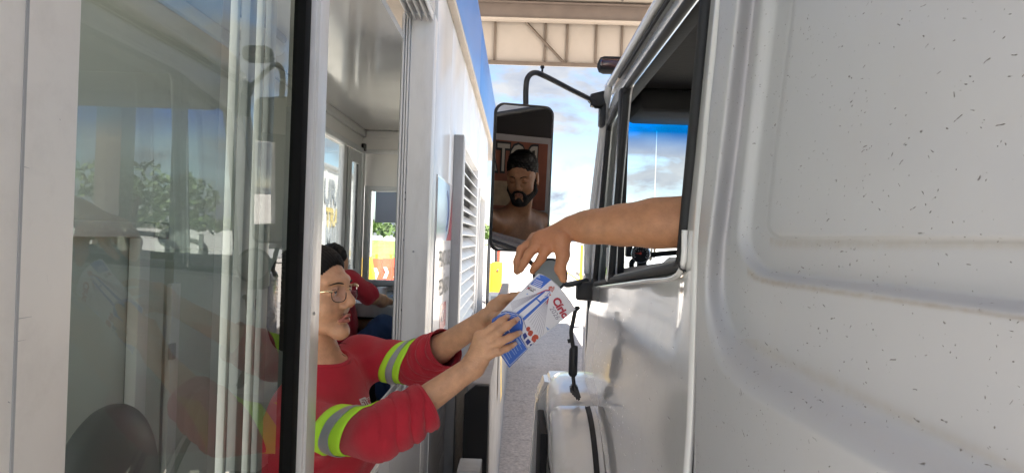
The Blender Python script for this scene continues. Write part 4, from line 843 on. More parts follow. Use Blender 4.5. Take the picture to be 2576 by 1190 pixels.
for y, tz, x0, r_ in ((3.012, -.700, .166, .05), (3.02, -.692, .160, .06), (3.2, -.678, .156, .075), (3.45, -.664, .160, .085), (3.62, -.664, .172, .09), (3.70, -.680, .188, .09), (3.74, -.72, .21, .08), (3.755, -.80, .24, .06)):
    pr_ = [(x0+.02, -1.02), (x0+.002, -.92), (x0, tz-r_*1.1)]+[(x0+r_-r_*math.cos(R(t)), tz-r_+r_*math.sin(R(t))) for t in range(10, 91, 16)]+[(.36, tz+.006), (.36, -1.02)]
    rings.append([bm.verts.new((x, y, z)) for x, z in pr_])
for p, q in zip(rings, rings[1:]):
    for j in range(len(p)): bm.faces.new((p[j], p[(j+1) % len(p)], q[(j+1) % len(p)], q[j]))
bm.faces.new(rings[0]); bm.faces.new(rings[-1][::-1]); bmesh.ops.recalc_face_normals(bm, faces=bm.faces); link('front_fender', bm_mesh(bm), m_fend, truck, auto=50)
prism('front_bumper', [(.10, 3.62, -1.25), (.12, 3.55, -.80), (.17, 3.60, -.70), (.30, 3.62, -.70), (.30, 3.62, -1.55), (.12, 3.60, -1.55)], (0, .24, 0), m_fend, truck, .02)
bx('wheel_well_shade', .126, .157, 3.06, 3.50, -1.45, -.83, m_black, truck, .006)  # black block added for the dark gap of the wheel well
bx('fender_liner', .20, .34, 3.10, 3.58, -1.35, -.86, m_black, truck, .01)
prism('fender_bracket', [(.172, 3.05, -.76), (.172, 3.28, -.80), (.172, 3.28, -1.02), (.172, 3.16, -1.02)], (.03, 0, 0), m_blk, truck, .004)
fw = disc_stack('front_wheel', (.23, 3.0, -1.58), (1, 0, 0), [(0, .46), (.03, .52), (.26, .52), (.30, .46)], m_rub, truck, 40); disc_stack('rim', (.228, 3.0, -1.58), (-1, 0, 0), [(0, .29), (-.03, .26), (-.05, .12), (0, .10)], m_galv, fw, 30)
bx('side_step', .30, .42, 1.6, 2.3, -1.50, -1.36, m_blk, truck, .01); bx('chassis_rail', .9, 1.1, -9, 3.5, -1.6, -1.36, m_black, truck, 0); bx('chassis_rail', 2.0, 2.2, -9, 3.5, -1.6, -1.36, m_black, truck, 0)
bx('front_panel', .40, 2.72, 3.50, 3.74, -1.2, -.14, m_door, truck, .03)
hg = PY(1475, 645, 3.44); bx('door_hinge', .322, .352, 3.40, 3.46, hg.z-.085, hg.z+.085, m_door, truck, .008)
tube('corner_reflector_edge', [(TX-.001, 3.395, -.22), (TX-.001, 3.41, -.60)], .006, m_rub, truck, 6)

# ------------------------------------------------------------------ mirrors
MY = 2.65; MC = PY(1313, 449, MY); head_c = Vector((.735, 1.42, .262))
din = MC.normalized(); dout = (head_c+Vector((0, 0, .0))-MC).normalized(); mn = (dout-din).normalized()
mu_ = Vector((0, 0, 1))-mn*mn.z; mu_.normalize(); mxv = mu_.cross(mn); 
if mxv.x < 0: mxv = -mxv
W2, H2 = 148/F*MY/2/abs(mxv.dot(Vector((1, 0, 0)))), 370/F*MY/2
def rr(w_, h_, r_, taper=.0, n=7):
    out = []
    for sx_, sy_, a0 in ((1, 1, 0), (-1, 1, 90), (-1, -1, 180), (1, -1, 270)):
        for k in range(n):
            a_ = R(a0+90*k/(n-1)); x = sx_*(w_-r_)+math.cos(a_)*r_; y = sy_*(h_-r_)+math.sin(a_)*r_; out.append((x*(1+taper*(-y/h_)*0)-(0.0), y))
    return out
tilt = 0.
def mloc(x, y, z): return MC+mxv*x+mu_*y+mn*z
mir = thing('x', (0, 0, 0), 'x', 'x'); bpy.data.objects.remove(mir)
bm = bmesh.new(); rings = []
for s, z in ((.93, -.035), (1, -.015), (1, .004), (.955, .010), (.94, .004)):
    rings.append([bm.verts.new(mloc(x*s if s == 1 else math.copysign(max(abs(x)-(1-s)*W2*1.1, 0), x), y if s == 1 else math.copysign(abs(y)-(1-s)*W2*1.1, y), z)) for x, y in rr(W2, H2, .035)])
for a, b in zip(rings, rings[1:]):
    for j in range(len(a)): bm.faces.new((a[j], a[(j+1) % len(a)], b[(j+1) % len(a)], b[j]))
bm.faces.new(rings[0][::-1]); bmesh.ops.recalc_face_normals(bm, faces=bm.faces)
housing = link('mirror_housing', bm_mesh(bm), m_blk, truck, auto=50)
m_mirror = pm('mirror_silver', (.86, .82, .82), .0, metal=1.)
quad('mirror_glass', [mloc(x, y, .005) for x, y in rr(W2*.945, H2-.008, .03)], m_mirror, housing)
tube('mirror_arm', smooth_path([PY(1323, 275, 2.66), PY(1323, 225, 2.66), PY(1328, 196, 2.66), PY(1345, 184, 2.68), PY(1372, 193, 2.73), PY(1440, 228, 2.92), PY(1496, 256, 3.1)], 6), .0105, m_blk, housing, 12)
k0 = PY(1364, 185, 2.72); tube('arm_knob', [k0, k0+Vector((0, 0, .016))], [.004, .004], m_blk, housing, 8); disc_stack('arm_knob', k0+Vector((0, 0, .016)), (0, 0, 1), [(0, .004), (.004, .008), (.010, .008), (.014, .003)], m_blk, housing, 12)
a = PY(1482, 252, 3.05); b = PY(1528, 252, 3.22); prism('mirror_bracket', [a+Vector((0, 0, .028)), b+Vector((0, 0, .05)), b+Vector((.01, 0, -.035)), a+Vector((.02, 0, -.03)), a+Vector((0, 0, -.012))], (0, .06, 0), m_blk, housing, .012)
bx('bracket_foot', PY(1508, 250, 3.2).x, PY(1524, 250, 3.2).x, 3.17, 3.24, PY(1510, 320, 3.2).z, PY(1510, 262, 3.2).z, m_blk, housing, .01)
tube('lower_mirror_stay', [PY(1302, 628, 2.66), PY(1330, 655, 2.75), PY(1375, 700, 2.95), PY(1410, 716, 3.2)], .009, m_blk, housing, 8)
# round blind-spot mirror seen from behind its silvered face, on a lower arm
rc = PY(1384, 693, 2.75); ra = Vector((-.10, -1, .12)).normalized(); rm = disc_stack('round_mirror', rc, ra, [(-.03, .03), (-.02, .055), (0, .068), (.006, .068), (.006, .063)], m_blk, truck, 40)
disc_stack('round_glass', rc+ra*.004, ra, [(0, .063), (.005, .05), (.009, .03), (.010, .01)], pm('convex_mirror_dusty', (.30, .32, .30), .35), rm, 40)
tube('round_mirror_arm', smooth_path([PY(1400, 705, 2.8), PY(1425, 716, 3.0), PY(1448, 712, 3.2), PY(1475, 706, 3.42)], 5), [.008]*5+[.013]*11, m_blk, rm, 10)
a = PY(1450, 725, 3.3); bx('round_mirror_bracket', a.x, a.x+.085, 3.28, 3.36, a.z-.055, a.z+.03, m_blk, rm, .01)

# ------------------------------------------------------------------ people
def skin_mat(name, c, red):
    m = pm(name, c, .44, var=.17, vs=34, bump=.28, bs=230, sss=.12, spec=.4); nt = m.node_tree; b = nt.nodes['Principled BSDF']
    # lips and inner creases keep their own colour through a vertex mask
    at_ = N(nt, 'ShaderNodeVertexColor', layer_name='mask'); se = N(nt, 'ShaderNodeSeparateColor'); L(nt, at_.outputs[0], se.inputs[0])
    old = b.inputs['Base Color'].links[0].from_socket
    mx = N(nt, 'ShaderNodeMix', data_type='RGBA'); L(nt, se.outputs[0], mx.inputs[0]); L(nt, old, mx.inputs[6]); mx.inputs[7].default_value = (*red, 1)
    mx2 = N(nt, 'ShaderNodeMix', data_type='RGBA'); L(nt, se.outputs[1], mx2.inputs[0]); L(nt, mx.outputs[2], mx2.inputs[6]); mx2.inputs[7].default_value = (c[0]*1.05, c[1]*.78, c[2]*.72, 1)
    L(nt, mx2.outputs[2], b.inputs['Base Color']); return m
m_skw = skin_mat('tan_skin', (.62, .34, .20), (.36, .11, .09))
m_skm = skin_mat('brown_skin', (.47, .225, .115), (.30, .13, .10))
m_hair = pm('black_hair', (.010, .008, .007), .6, bump=.5, bs=160, stretch=(1, 1, .25), spec=.25)
m_beard = pm('black_beard', (.018, .013, .010), .7, bump=1, bs=300)
m_nail = pm('nail', (.62, .42, .34), .25, coat=.3)
m_eye = pm('eye_white', (.55, .52, .5), .15, coat=.5); m_iris = pm('eye_iris', (.02, .012, .008), .1, coat=.5)
m_shirt = pm('red_shirt_fabric', (.46, .010, .028), .85, var=.10, vs=14, bump=.5, bs=700, sheen=.15)
m_hiviz = pm('fluorescent_yellow_tape', (.50, .92, .04), .6, bump=.15, bs=500); m_refl = pm('grey_reflective_tape', (.33, .36, .38), .35, bump=.1, bs=900)
m_gold = pm('pale_gold_metal', (.85, .68, .42), .18, metal=1.); m_lensm = glass('eyeglass_lens', (.93, .90, .93), 1.5)
m_jean = pm('dark_blue_denim', (.012, .035, .10), .9, var=.2, vs=12, bump=.4, bs=500)

def frame3(f, roll=0.):
    """columns: her left, forward, up"""
    f = Vector(f).normalized(); l = Vector((0, 0, 1)).cross(f).normalized(); l = -l if False else l
    u = f.cross(l)*-1; u = u if u.z > 0 else -u
    l = u.cross(f)*1.0; l = -(f.cross(u)) if False else l
    l2 = l*math.cos(roll)+u*math.sin(roll); u2 = u*math.cos(roll)-l*math.sin(roll)
    return Matrix((l2, f, u2)).transposed()
def head_sdf(c, M, s, male=False):
    c = Vector(c)
    def T(x, y, z): return tuple(c+M@Vector((x, y, z))*s)
    Mn = [list(r) for r in M]; P = []
    E = lambda x, y, z, a, b, d, k=.02: P.append(('e', T(x, y, z), (a*s, b*s, d*s), Mn, k*s))
    C = lambda a, b, ra, rb, k=.012: P.append(('c', T(*a), T(*b), ra*s, rb*s, k*s))
    Cv = lambda x, y, z, a, b, d, k=.012: P.append(('-e', T(x, y, z), (a*s, b*s, d*s), Mn, k*s))
    if male: E(0, -.012, .047, .076, .097, .088); E(0, .030, -.010, .064, .060, .095, .03)
    else: E(0, -.016, .036, .075, .094, .080); E(0, .026, -.012, .059, .062, .088, .03)
    if male: C((-.050, .005, -.065), (-.020, .066, -.103), .022, .019, .03); C((.050, .005, -.065), (.020, .066, -.103), .022, .019, .03); E(0, .070, -.102, .030, .022, .022, .025)
    else: C((-.043, .008, -.058), (-.012, .066, -.096), .016, .013, .03); C((.043, .008, -.058), (.012, .066, -.096), .016, .013, .03); E(0, .072, -.098, .019, .019, .018, .02)
    for q in (-1, 1):
        E(q*.037, .056 if male else .052, -.030, .024, .023, .027, .02); C((q*.012, .086, .030), (q*.046, .068, .034), .010, .008, .016)
        Cv(q*.032, .094, .008, .019, .016, .013, .014)
        # lids
        E(q*.032, .0715, .008, .0155, .0150 if male else .0135, .0125, .004)
        C((q*.018, .079, .0145), (q*.032, .0855, .0175), .0032, .0036, .004); C((q*.032, .0855, .0175), (q*.046, .075, .013), .0036, .003, .004)
        E(q*.0115, .093, -.030, .0095, .011, .0085, .006); Cv(q*.0065, .101, -.0365, .003, .003, .002, .002)
        # ears
        E(q*.078, -.012, .000, .007, .017, .031, .006); C((q*.074, .0, -.022), (q*.080, -.002, -.030), .008, .006, .006)
    C((0, .082, .024), (0, .103, -.012), .0085, .0095, .014); E(0, .106, -.021, .0112, .012, .0100, .010)
    # lips, chin crease
    C((-.020, .081, -.0675), (-.005, .094, -.056), .0030, .0046, .006); C((.020, .081, -.0675), (.005, .094, -.056), .0030, .0046, .006); C((-.005, .094, -.0565), (.005, .094, -.0565), .0046, .0046, .004)
    C((-.018, .082, -.069), (0, .092, -.069), .0038, .0062, .006); C((.018, .082, -.069), (0, .092, -.069), .0038, .0062, .006)
    Cv(0, .098, -.0625, .026, .010, .0016, .003); Cv(0, .098, -.083, .018, .010, .006, .01)
    return P, T
def hand_cap(chain, rads, k=.005): return cp(chain, rads, k)
def Pj(*a): return [tuple(PY(*p)) for p in a]
def nail(name, tip, prev, toward, r, mat, parent):
    """a small curved nail plate on the back of a fingertip"""
    tip, prev = Vector(tip), Vector(prev); d = (tip-prev).normalized(); n = Vector(toward); n = (n-d*n.dot(d)).normalized(); s = d.cross(n); V = []; Fc = []
    for i in range(5):
        for j in range(5):
            a = (j-2)/2; b = (i-1.2)/2; q = tip+d*(b*r*.95)+s*(a*r*.72)+n*(r*(math.sqrt(max(0, 1-(a*.72)**2))*1.0)*(1-.18*max(0, b)**2)+.0004); V.append(tuple(q))
    for i in range(4):
        for j in range(4): Fc.append((i*5+j, i*5+j+1, i*5+j+6, i*5+j+5))
    return link(name, np_mesh(name, np.array(V), np.array(Fc)), mat, parent, True)
def eyes(parent, T, M, s, look, closed=0.):
    if closed:
        for q in (-1, 1): tube('lash_line', smooth_path([T(q*.020, .0835, .0035), T(q*.032, .0875, .0015), T(q*.044, .0795, .0030)], 4), .0011*s, m_hair, parent, 6)
        return
    for q in (-1, 1):
        c = Vector(T(q*.032, .0725, .008)); lk = Vector(look)-c; lk.normalize()
        V, Fc = sdf_mesh([('e', tuple(c), (.0125*s,)*3, I3, .001)], .002); eb = link('eyeball', np_mesh('eye', relax(V, Fc, 1, .3), Fc), m_eye, parent, True)
        disc_stack('iris', c+lk*.0118*s, lk, [(0, .0058*s), (.0009*s, .0050*s), (.0012*s, .002*s)], m_iris, eb, 16)

# ---------------- the woman in the booth window
wm = thing('person', (-.62, 1.9, -1.65), 'woman in red long sleeved shirt leaning out of the booth window with a leaflet', 'person')
yaw = R(19); fw = Vector((math.cos(yaw), -math.sin(yaw), .05)).normalized(); HM = frame3(fw, R(-1))
if (HM@Vector((1, 0, 0))).y < 0: HM = Matrix((-HM.col[0], HM.col[1], HM.col[2])).transposed()
roll_ = R(5); l_, u_ = HM.col[0].copy(), HM.col[2].copy(); HM = Matrix((l_*math.cos(roll_)+u_*math.sin(roll_), HM.col[1], u_*math.cos(roll_)-l_*math.sin(roll_))).transposed()
HS = .96; GN = PY(875, 729, 1.74); HC = GN-HM@Vector((0, .098, .010))*HS
prims, T = head_sdf(HC, HM, HS)
SR = PY(778, 1070, 1.70); SL = PY(905, 898, 1.98); mid = (SR+SL)/2
neck0 = Vector(T(0, -.035, -.05)); neck1 = PY(822, 930, 1.83)
prims += [('c', tuple(neck0), tuple(neck1), .046, .050, .02)]
sh = [('c', tuple(SR), tuple(SL), .055, .055, .05), ('e', tuple(mid+Vector((-.08, .0, -.17))), (.09, .14, .18), I3, .05), ('e', tuple(mid+Vector((-.175, 0, -.46))), (.08, .13, .22), I3, .05)]
prims += sh
ER = PY(948, 1092, 1.50); WR = PY(1190, 922, 1.585); CR = PY(1077, 1018, 1.55)
EL = PY(1048, 915, 1.88); WL = PY(1222, 803, 1.735); CL = PY(1122, 874, 1.80)
prims += cp([SR, ER], [.05, .043], .03)+cp([ER, ER.lerp(WR, .35), WR], [.036, .0335, .0255], .02)
prims += cp([SL, EL], [.048, .042], .03)+cp([EL, EL.lerp(WL, .35), WL], [.035, .033, .0250], .02)
# right hand (nearer), back towards us, fingers over the leaflet
rh = {'index': ([(1206, 846, 1.578), (1240, 824, 1.572), (1260, 808, 1.580), (1275, 797, 1.592)], [.0105, .0095, .0085, .0070]),
      'middle': ([(1214, 858, 1.572), (1252, 836, 1.562), (1277, 819, 1.572), (1297, 806, 1.590)], [.0108, .0098, .0088, .0072]),
      'ring': ([(1222, 874, 1.570), (1258, 860, 1.560), (1283, 848, 1.570), (1303, 839, 1.588)], [.0104, .0095, .0085, .0070]),
      'pinky': ([(1226, 892, 1.573), (1254, 885, 1.566), (1274, 876, 1.574), (1291, 867, 1.588)], [.0098, .0088, .0078, .0065])}
nails = []
for k, (pts, rs) in rh.items():
    pts = Pj(*pts); prims += cp(pts, rs, .004); prims += [('c', tuple(PY(1194, 908, 1.590)), pts[0], .019, .0125, .010)]; nails.append((pts[-1], pts[-2], rs[-1]))
th = Pj((1204, 900, 1.61), (1226, 878, 1.63), (1252, 862, 1.640), (1272, 850, 1.640)); prims += cp(th, [.016, .0135, .011, .0085], .008)
prims += [('e', tuple(PY(1209, 884, 1.588)), (.022, .014, .030), I3, .012), ('c', tuple(WR), tuple(PY(1200, 908, 1.585)), .0245, .023, .012)]
# left hand (farther): thumb and palm behind the leaflet's upper edge
lh = {'index': ([(1262, 754, 1.70), (1290, 745, 1.68), (1310, 742, 1.665), (1326, 748, 1.655)], [.0105, .0095, .0085, .0072]),
      'middle': ([(1270, 766, 1.71), (1300, 762, 1.695), (1322, 770, 1.675), (1334, 786, 1.665)], [.0105, .0095, .0085, .0072]),
      'ring': ([(1270, 782, 1.715), (1300, 785, 1.70), (1318, 798, 1.685), (1324, 812, 1.67)], [.010, .009, .008, .007]),
      'pinky': ([(1262, 800, 1.715), (1286, 808, 1.705), (1300, 820, 1.69), (1305, 832, 1.675)], [.0092, .0085, .0075, .0065])}
for k, (pts, rs) in lh.items():
    pts = Pj(*pts); prims += cp(pts, rs, .004); prims += [('c', tuple(PY(1230, 798, 1.73)), pts[0], .020, .0125, .010)]
th = Pj((1230, 805, 1.715), (1246, 800, 1.68), (1258, 796, 1.645), (1270, 792, 1.622)); prims += cp(th, [.017, .0135, .011, .009], .008)
prims += [('e', tuple(PY(1247, 782, 1.71)), (.026, .016, .028), I3, .012)]
V, Fc = sdf_mesh(prims, .0029); V = relax(V, Fc, 1, .35)
# lip mask and flushed tips
def lip_mask(V, c, M, s, z0=-.0755, z1=-.0505, w=.023):
    lo = (V-np.array(c))@np.array(M)/s; m = ((np.abs(lo[:, 0]) < w) & (lo[:, 2] > z0+.2*np.abs(lo[:, 0])) & (lo[:, 2] < z1-.28*np.abs(lo[:, 0])) & (lo[:, 1] > .080)).astype(np.float32); return m, lo
m, lo = lip_mask(V, HC, HM, HS); me = np_mesh('body', V, Fc); cols = np.zeros((len(me.vertices), 3), np.float32); cols[:, 0] = m[:len(cols)]*.85; set_attr(me, 'mask', cols)
body = link('body', me, m_skw, wm, True)
for t_, p_, r_ in nails: nail('fingernail', t_, p_, (0, -1, .25), r_, m_nail, wm)
eyes(wm, T, HM, HS, (.35, 1.2, .1))
for q in (-1, 1): tube('lash_line', smooth_path([T(q*.017, .0805, .0130), T(q*.032, .0880, .0165), T(q*.047, .0760, .0120)], 4), .0009, m_hair, wm, 6)
# brows
for q in (-1, 1): tube('eyebrow', smooth_path([T(q*.013, .0945, .0265), T(q*.031, .0905, .0305), T(q*.049, .0735, .0265)], 4), [.0020, .0028, .0032, .0033, .0032, .0028, .0024, .0018, .0010], m_hair, wm, 6, squash=(1, .6))
# hair: drawn back from the forehead into a low tail
Mn = [list(r) for r in HM]
hp_ = [('e', T(0, -.022, .042), (.081*HS, .097*HS, .083*HS), Mn, .01), ('e', T(0, -.055, -.01), (.070*HS, .062*HS, .075*HS), Mn, .02), ('e', T(0, -.005, .075), (.070*HS, .078*HS, .050*HS), Mn, .02)]
hp_ += [('-e', T(0, .112, -.004), (.088*HS, .080*HS, .090*HS), Mn, .012), ('-e', T(-.075, .035, -.045), (.05, .05, .06), Mn, .01), ('-e', T(.075, .035, -.045), (.05, .05, .06), Mn, .01)]
hp_ += cp([T(0, -.10, .0), T(0, -.135, -.03), T(.03, -.12, -.12), T(.07, -.06, -.19), T(.085, .0, -.235)], [.035, .038, .034, .026, .010], .02)
V, Fc = sdf_mesh(hp_, .003); n_ = vnormals(V, Fc); lo = (V-np.array(HC))@np.array(HM)/HS
ang = np.arctan2(lo[:, 0], lo[:, 2]-.03); V = V+n_*(.0011*np.sin(ang*46+lo[:, 1]*30)+.0007*np.sin(ang*97+3))[:, None]
link('hair', np_mesh('hair', V, Fc), m_hair, wm, True)
rs = np.random.RandomState(5); bm = bmesh.new()
for k in range(30):   # loose strands by the neck and along the hairline
    a = Vector(T(.070+rs.uniform(-.02, .03), -.05+rs.uniform(-.02, .03), -.15+rs.uniform(-.03, .02))); d = Vector((rs.uniform(.01, .05), rs.uniform(-.02, .02), rs.uniform(-.05, -.015)))
    tube_bm(bm, smooth_path([a, a+d*.6+Vector((0, 0, .005)), a+d+Vector((rs.uniform(-.01, .02), 0, rs.uniform(-.01, .012)))], 3), .0006, 4, False)
h2 = link('loose_strands', bm_mesh(bm), m_hair, wm); h2['kind'] = 'stuff'
# eyeglasses
eg = []
def lens_pts(q, n=22):
    return [T(q*.034+.025*math.copysign(abs(math.cos(a))**.75, math.cos(a))*1.0, .0985-.10*(.034-.0)*0-.35*max(0, abs(q*.034+.025*math.cos(a))-.03), .004+.0205*math.copysign(abs(math.sin(a))**.75, math.sin(a))) for a in np.linspace(0, 2*math.pi, n, endpoint=False)]
glasses = tube('eyeglasses', smooth_path([T(-.010, .101, .010), T(0, .104, .014), T(.010, .101, .010)], 4), .0011, m_gold, wm, 8)
for q in (-1, 1):
    lp = lens_pts(q); quad('lens', lp, m_lensm, glasses); tube('lens_rim', [lp[i % 22] for i in range(9, 23)], .0010, m_blk, glasses, 6)
    tube('temple_arm', smooth_path([T(q*.057, .090, .012), T(q*.070, .080, .014), T(q*.079, .03, .012), T(q*.081, -.012, .010), T(q*.080, -.03, -.004)], 5), [.0026]*21, m_gold, glasses, 8, squash=(1, 1))
# shirt
sp_r = [('c', tuple(SR), tuple(ER), .054, .052, .03)]+cp([ER, ER.lerp(CR, .5), CR, CR+(CR-ER).normalized()*.05], [.053, .052, .0445, .0425], .025)
sp_l = [('c', tuple(SL), tuple(EL), .058, .054, .03)]+cp([EL, EL.lerp(CL, .5), CL, CL+(CL-EL).normalized()*.05], [.053, .050, .0425, .041], .025)
trunk_ = [('c', tuple(neck1+Vector((0, .0, -.005))), tuple(mid+Vector((-.03, 0, -.06))), .062, .085, .04), ('c', tuple(SR+Vector((0, 0, -.01))), tuple(SL+Vector((0, 0, -.01))), .066, .064, .05), ('e', tuple(mid+Vector((-.075, 0, -.17))), (.115, .165, .21), I3, .06), ('e', tuple(mid+Vector((-.175, 0, -.50))), (.105, .17, .26), I3, .06),
          ('e', tuple(mid+Vector((.02, .03, -.15))), (.085, .12, .13), I3, .05)]
ncarve = [('-e', tuple(neck1+Vector((.006, -.004, .062))), (.062, .068, .064), I3, .006)]
V, Fc = sdf_mesh(trunk_+sp_r+sp_l+ncarve, .0040); V = relax(V, Fc, 1, .5); nrm = vnormals(V, Fc)
def arm_coord(V, a, b):
    d = np.array(b-a); Ln = np.linalg.norm(d); d = d/Ln; q = V-np.array(a); t = q@d; rad = q-t[:, None]*d; x = np.cross(d, [0, 0, 1.]); x /= np.linalg.norm(x); y = np.cross(d, x)
    return t/Ln, np.arctan2(rad@y, rad@x), np.linalg.norm(rad, axis=1), Ln
disp = np.zeros(len(V))
for a, b, ph, amp in ((ER, CR, 0, 1.), (EL, CL, 2, .9)):
    t, an, rd, Ln = arm_coord(V, a, b); w_ = np.clip((t+.35)/.9, 0, 1)*(rd < .11)*np.clip((1.03-t)/.10, 0, 1)*(t > -.35)
    s_ = t*Ln; wv = np.sin(s_*185+2.3*np.sin(an+ph)+1.2*np.sin(2*an+1)+ph)+.55*np.sin(s_*330-2*np.sin(an*2+ph)); disp += amp*.0085*w_*(np.abs(np.sin(s_*88+1.3*np.sin(an+ph)+.8*np.sin(2*an+1)+ph+.35*wv))-.55)
for a, b, ph in ((SR, ER, 1), (SL, EL, 3)):
    t, an, rd, Ln = arm_coord(V, a, b); w_ = (rd < .10)*np.clip(1-np.abs(t-.5)/.8, 0, 1); disp += .0022*w_*np.sin(t*Ln*70+3*an+ph+1.5*np.sin(an*3))
x_, y_, z_ = V[:, 0], V[:, 1], V[:, 2]
fold = np.sin((y_*34+z_*13)+3*np.sin(z_*7+x_*5))+.6*np.sin(y_*61-z_*30+2*np.sin(z_*17)); disp += .0046*fold*np.clip((mid.z-.0-z_)/.10, 0, 1)*(np.abs(y_-mid.y) < .2)*(x_ < mid.x+.13)
V = V+nrm*disp[:, None]; ST = bvh(V, Fc); me = np_mesh('shirt', V, Fc)
bm = bmesh.new(); bm.from_mesh(me)
for a, b in ((ER, CR), (EL, CL)):
    d = (b-a).normalized(); fs = [f for f in bm.faces if (f.calc_center_median()-b).length < .12]; geo = set(fs)
    for f in fs: geo.update(f.edges); geo.update(f.verts)
    bmesh.ops.bisect_plane(bm, geom=list(geo), dist=1e-5, plane_co=b, plane_no=d, clear_outer=True)
bm.to_mesh(me); bm.free(); shirt = link('shirt', me, m_shirt, wm, True)
nc = neck1+Vector((.006, -.004, .062)); rp = []
for k in range(48):
    th_ = 2*math.pi*k/48
    for ph_ in range(0, 84, 3):
        d = Vector((math.cos(R(ph_))*math.cos(th_), math.cos(R(ph_))*math.sin(th_), -math.sin(R(ph_)))); rr_ = 1/math.sqrt((d.x/.062)**2+(d.y/.068)**2+(d.z/.064)**2)
        hit = ST.ray_cast(nc, d, .2)
        if hit[0] is not None and abs(hit[3]-rr_) < .006: rp.append(nc+d*(rr_+.001)); break
if len(rp) > 20:
    for _ in range(3): rp = [(rp[i-1]+rp[i]*2+rp[(i+1) % len(rp)])/4 for i in range(len(rp))]
    tube('collar', rp, .0065, m_shirt, wm, 8, closed=True)
# reflective bands wrapped on the sleeves
def band(name, a, b, t0, t1, mat, parent, lift=.0015, skew=0., n=44, m=6):
    a, b = Vector(a), Vector(b); d = (b-a); x, y = frame_of(d); V = []; Fc = []
    for i in range(m+1):
        for j in range(n):
            an = 2*math.pi*j/n; t = t0+(t1-t0)*i/m-skew*math.sin(an); c = a+d*t; o = x*math.cos(an)+y*math.sin(an)
            hit = ST.ray_cast(c+o*.01, o, .10); h_ = hit[0] if hit[0] is not None else c+o*.06; V.append(tuple(h_+o*lift))
    for i in range(m):
        for j in range(n): Fc.append((i*n+j, i*n+(j+1) % n, (i+1)*n+(j+1) % n, (i+1)*n+j))
    V = relax(np.array(V, np.float32), np.array(Fc), 1, .3); o = link(name, np_mesh(name, V, np.array(Fc)), mat, parent, True)
    s = o.modifiers.new('thickness', 'SOLIDIFY'); s.thickness = .0012; s.offset = 1; return o
for (a, b, t0, t1) in ((SR, ER, .36, .82), (SL, EL, .62, .98)):
    w_ = (t1-t0)/3; bd = band('reflective_band', a, b, t0, t1, m_hiviz, wm, .0012, .13); band('grey_strip', a, b, t0+w_*1.02, t1-w_*1.02, m_refl, bd, .0034, .13)
    for q in (t0+w_*.06, t1-w_*.12): pass
for a, b in ((ER, CR), (EL, CL)): band('cuff', a, b, .93, 1.0, m_shirt, wm, .0008)
# printed badge on the chest
m_print = pm('white_shirt_print', (.62, .55, .55), .7); m_printd = pm('dark_shirt_print', (.20, .01, .02), .8)
B0 = lambda s, t: (902+s*38-t*-14, 1004-s*15+t*30)
decal('chest_badge', ST, [[B0(0, 0), B0(.42, 0), B0(.42, 1.0), B0(.0, 1.0)]], m_print, wm, .0012, near=1.74)
decal('badge_mark', ST, stroke([B0(.06, .3), B0(.2, .3), B0(.22, .95)], 2.2)+stroke([B0(.12, .12), B0(.32, .2), B0(.34, .9)], 2.0), m_printd, wm, .0019, near=1.74)
def uvtext(s, size, org, ax, ay, bold=0.):
    vs, fs = text_mesh(s, size, bold); return [[(org[0]+ax[0]*vs[i][0]+ay[0]*vs[i][1], org[1]+ax[1]*vs[i][0]+ay[1]*vs[i][1]) for i in f] for f in fs]
nrm2 = lambda x, y: (x/math.hypot(x, y), y/math.hypot(x, y))
decal('badge_lettering', ST, uvtext('ROTA DO', 10, B0(.74, .22), nrm2(38, -15), nrm2(-14, -30), .2)+uvtext('PARÁ', 17, B0(.76, .70), nrm2(38, -15), nrm2(-14, -30), .5), m_print, wm, .0014, near=1.74)

# ---------------- the leaflet
zl = lambda x, y: (1237.6+x*.2229, 669.3+y*.2229)
def leafY(u, v):
    """depth of the paper: leaning back to the right, bowed across"""
    s = ((u-1353)*94+(v-688)*91)/(94*94+91*91); t = ((u-1353)*-118+(v-688)*122)/(118**2+122**2)
    return 1.600+.055*s-.004*t-.014*math.sin(math.pi*min(max(s, 0), 1))-.004*math.sin(math.pi*min(max(t, 0), 1.2))
lf = thing('leaflet', tuple(PY(1330, 800, 1.62)), 'blue and white printed leaflet held between the two people', 'leaflet')
m_leaf_p = pm('coated_white_paper', (.74, .74, .80), .35, spec=.5); m_lb = pm('leaflet_blue', (.045, .14, .56), .35); m_lr = pm('leaflet_red', (.45, .03, .06), .4); m_lg = pm('leaflet_grey', (.28, .27, .36), .4); m_lpb = pm('leaflet_pale_blue', (.30, .42, .70), .4); m_lw = pm('leaflet_white_ink', (.75, .77, .86), .35); m_ldb = pm('leaflet_navy', (.03, .05, .25), .4); m_lred2 = pm('leaflet_brick', (.50, .09, .05), .4)
def sheet_poly(name, poly, mat, parent, off=0., maxe=6., thick=.0005, yfun=leafY):
    bm = bmesh.new(); bm.faces.new([bm.verts.new((p[0], p[1], 0)) for p in poly]); bmesh.ops.triangulate(bm, faces=bm.faces)
    for _ in range(7):
        es = [e for e in bm.edges if e.calc_length() > maxe]
        if not es: break
        bmesh.ops.subdivide_edges(bm, edges=es, cuts=1); bmesh.ops.triangulate(bm, faces=[f for f in bm.faces if len(f.verts) > 3])
    for v in bm.verts: v.co = PY(v.co.x, v.co.y, yfun(v.co.x, v.co.y)-off)
    bmesh.ops.recalc_face_normals(bm, faces=bm.faces)
    V = [tuple(v.co) for v in bm.verts]; bm.verts.index_update(); Fq = [tuple(v.index for v in f.verts) for f in bm.faces]; tree = BVHTree.FromPolygons(V, Fq)
    o = link(name, bm_mesh(bm), mat, parent, True); s = o.modifiers.new('thickness', 'SOLIDIFY'); s.thickness = thick; s.offset = 0; return o, tree
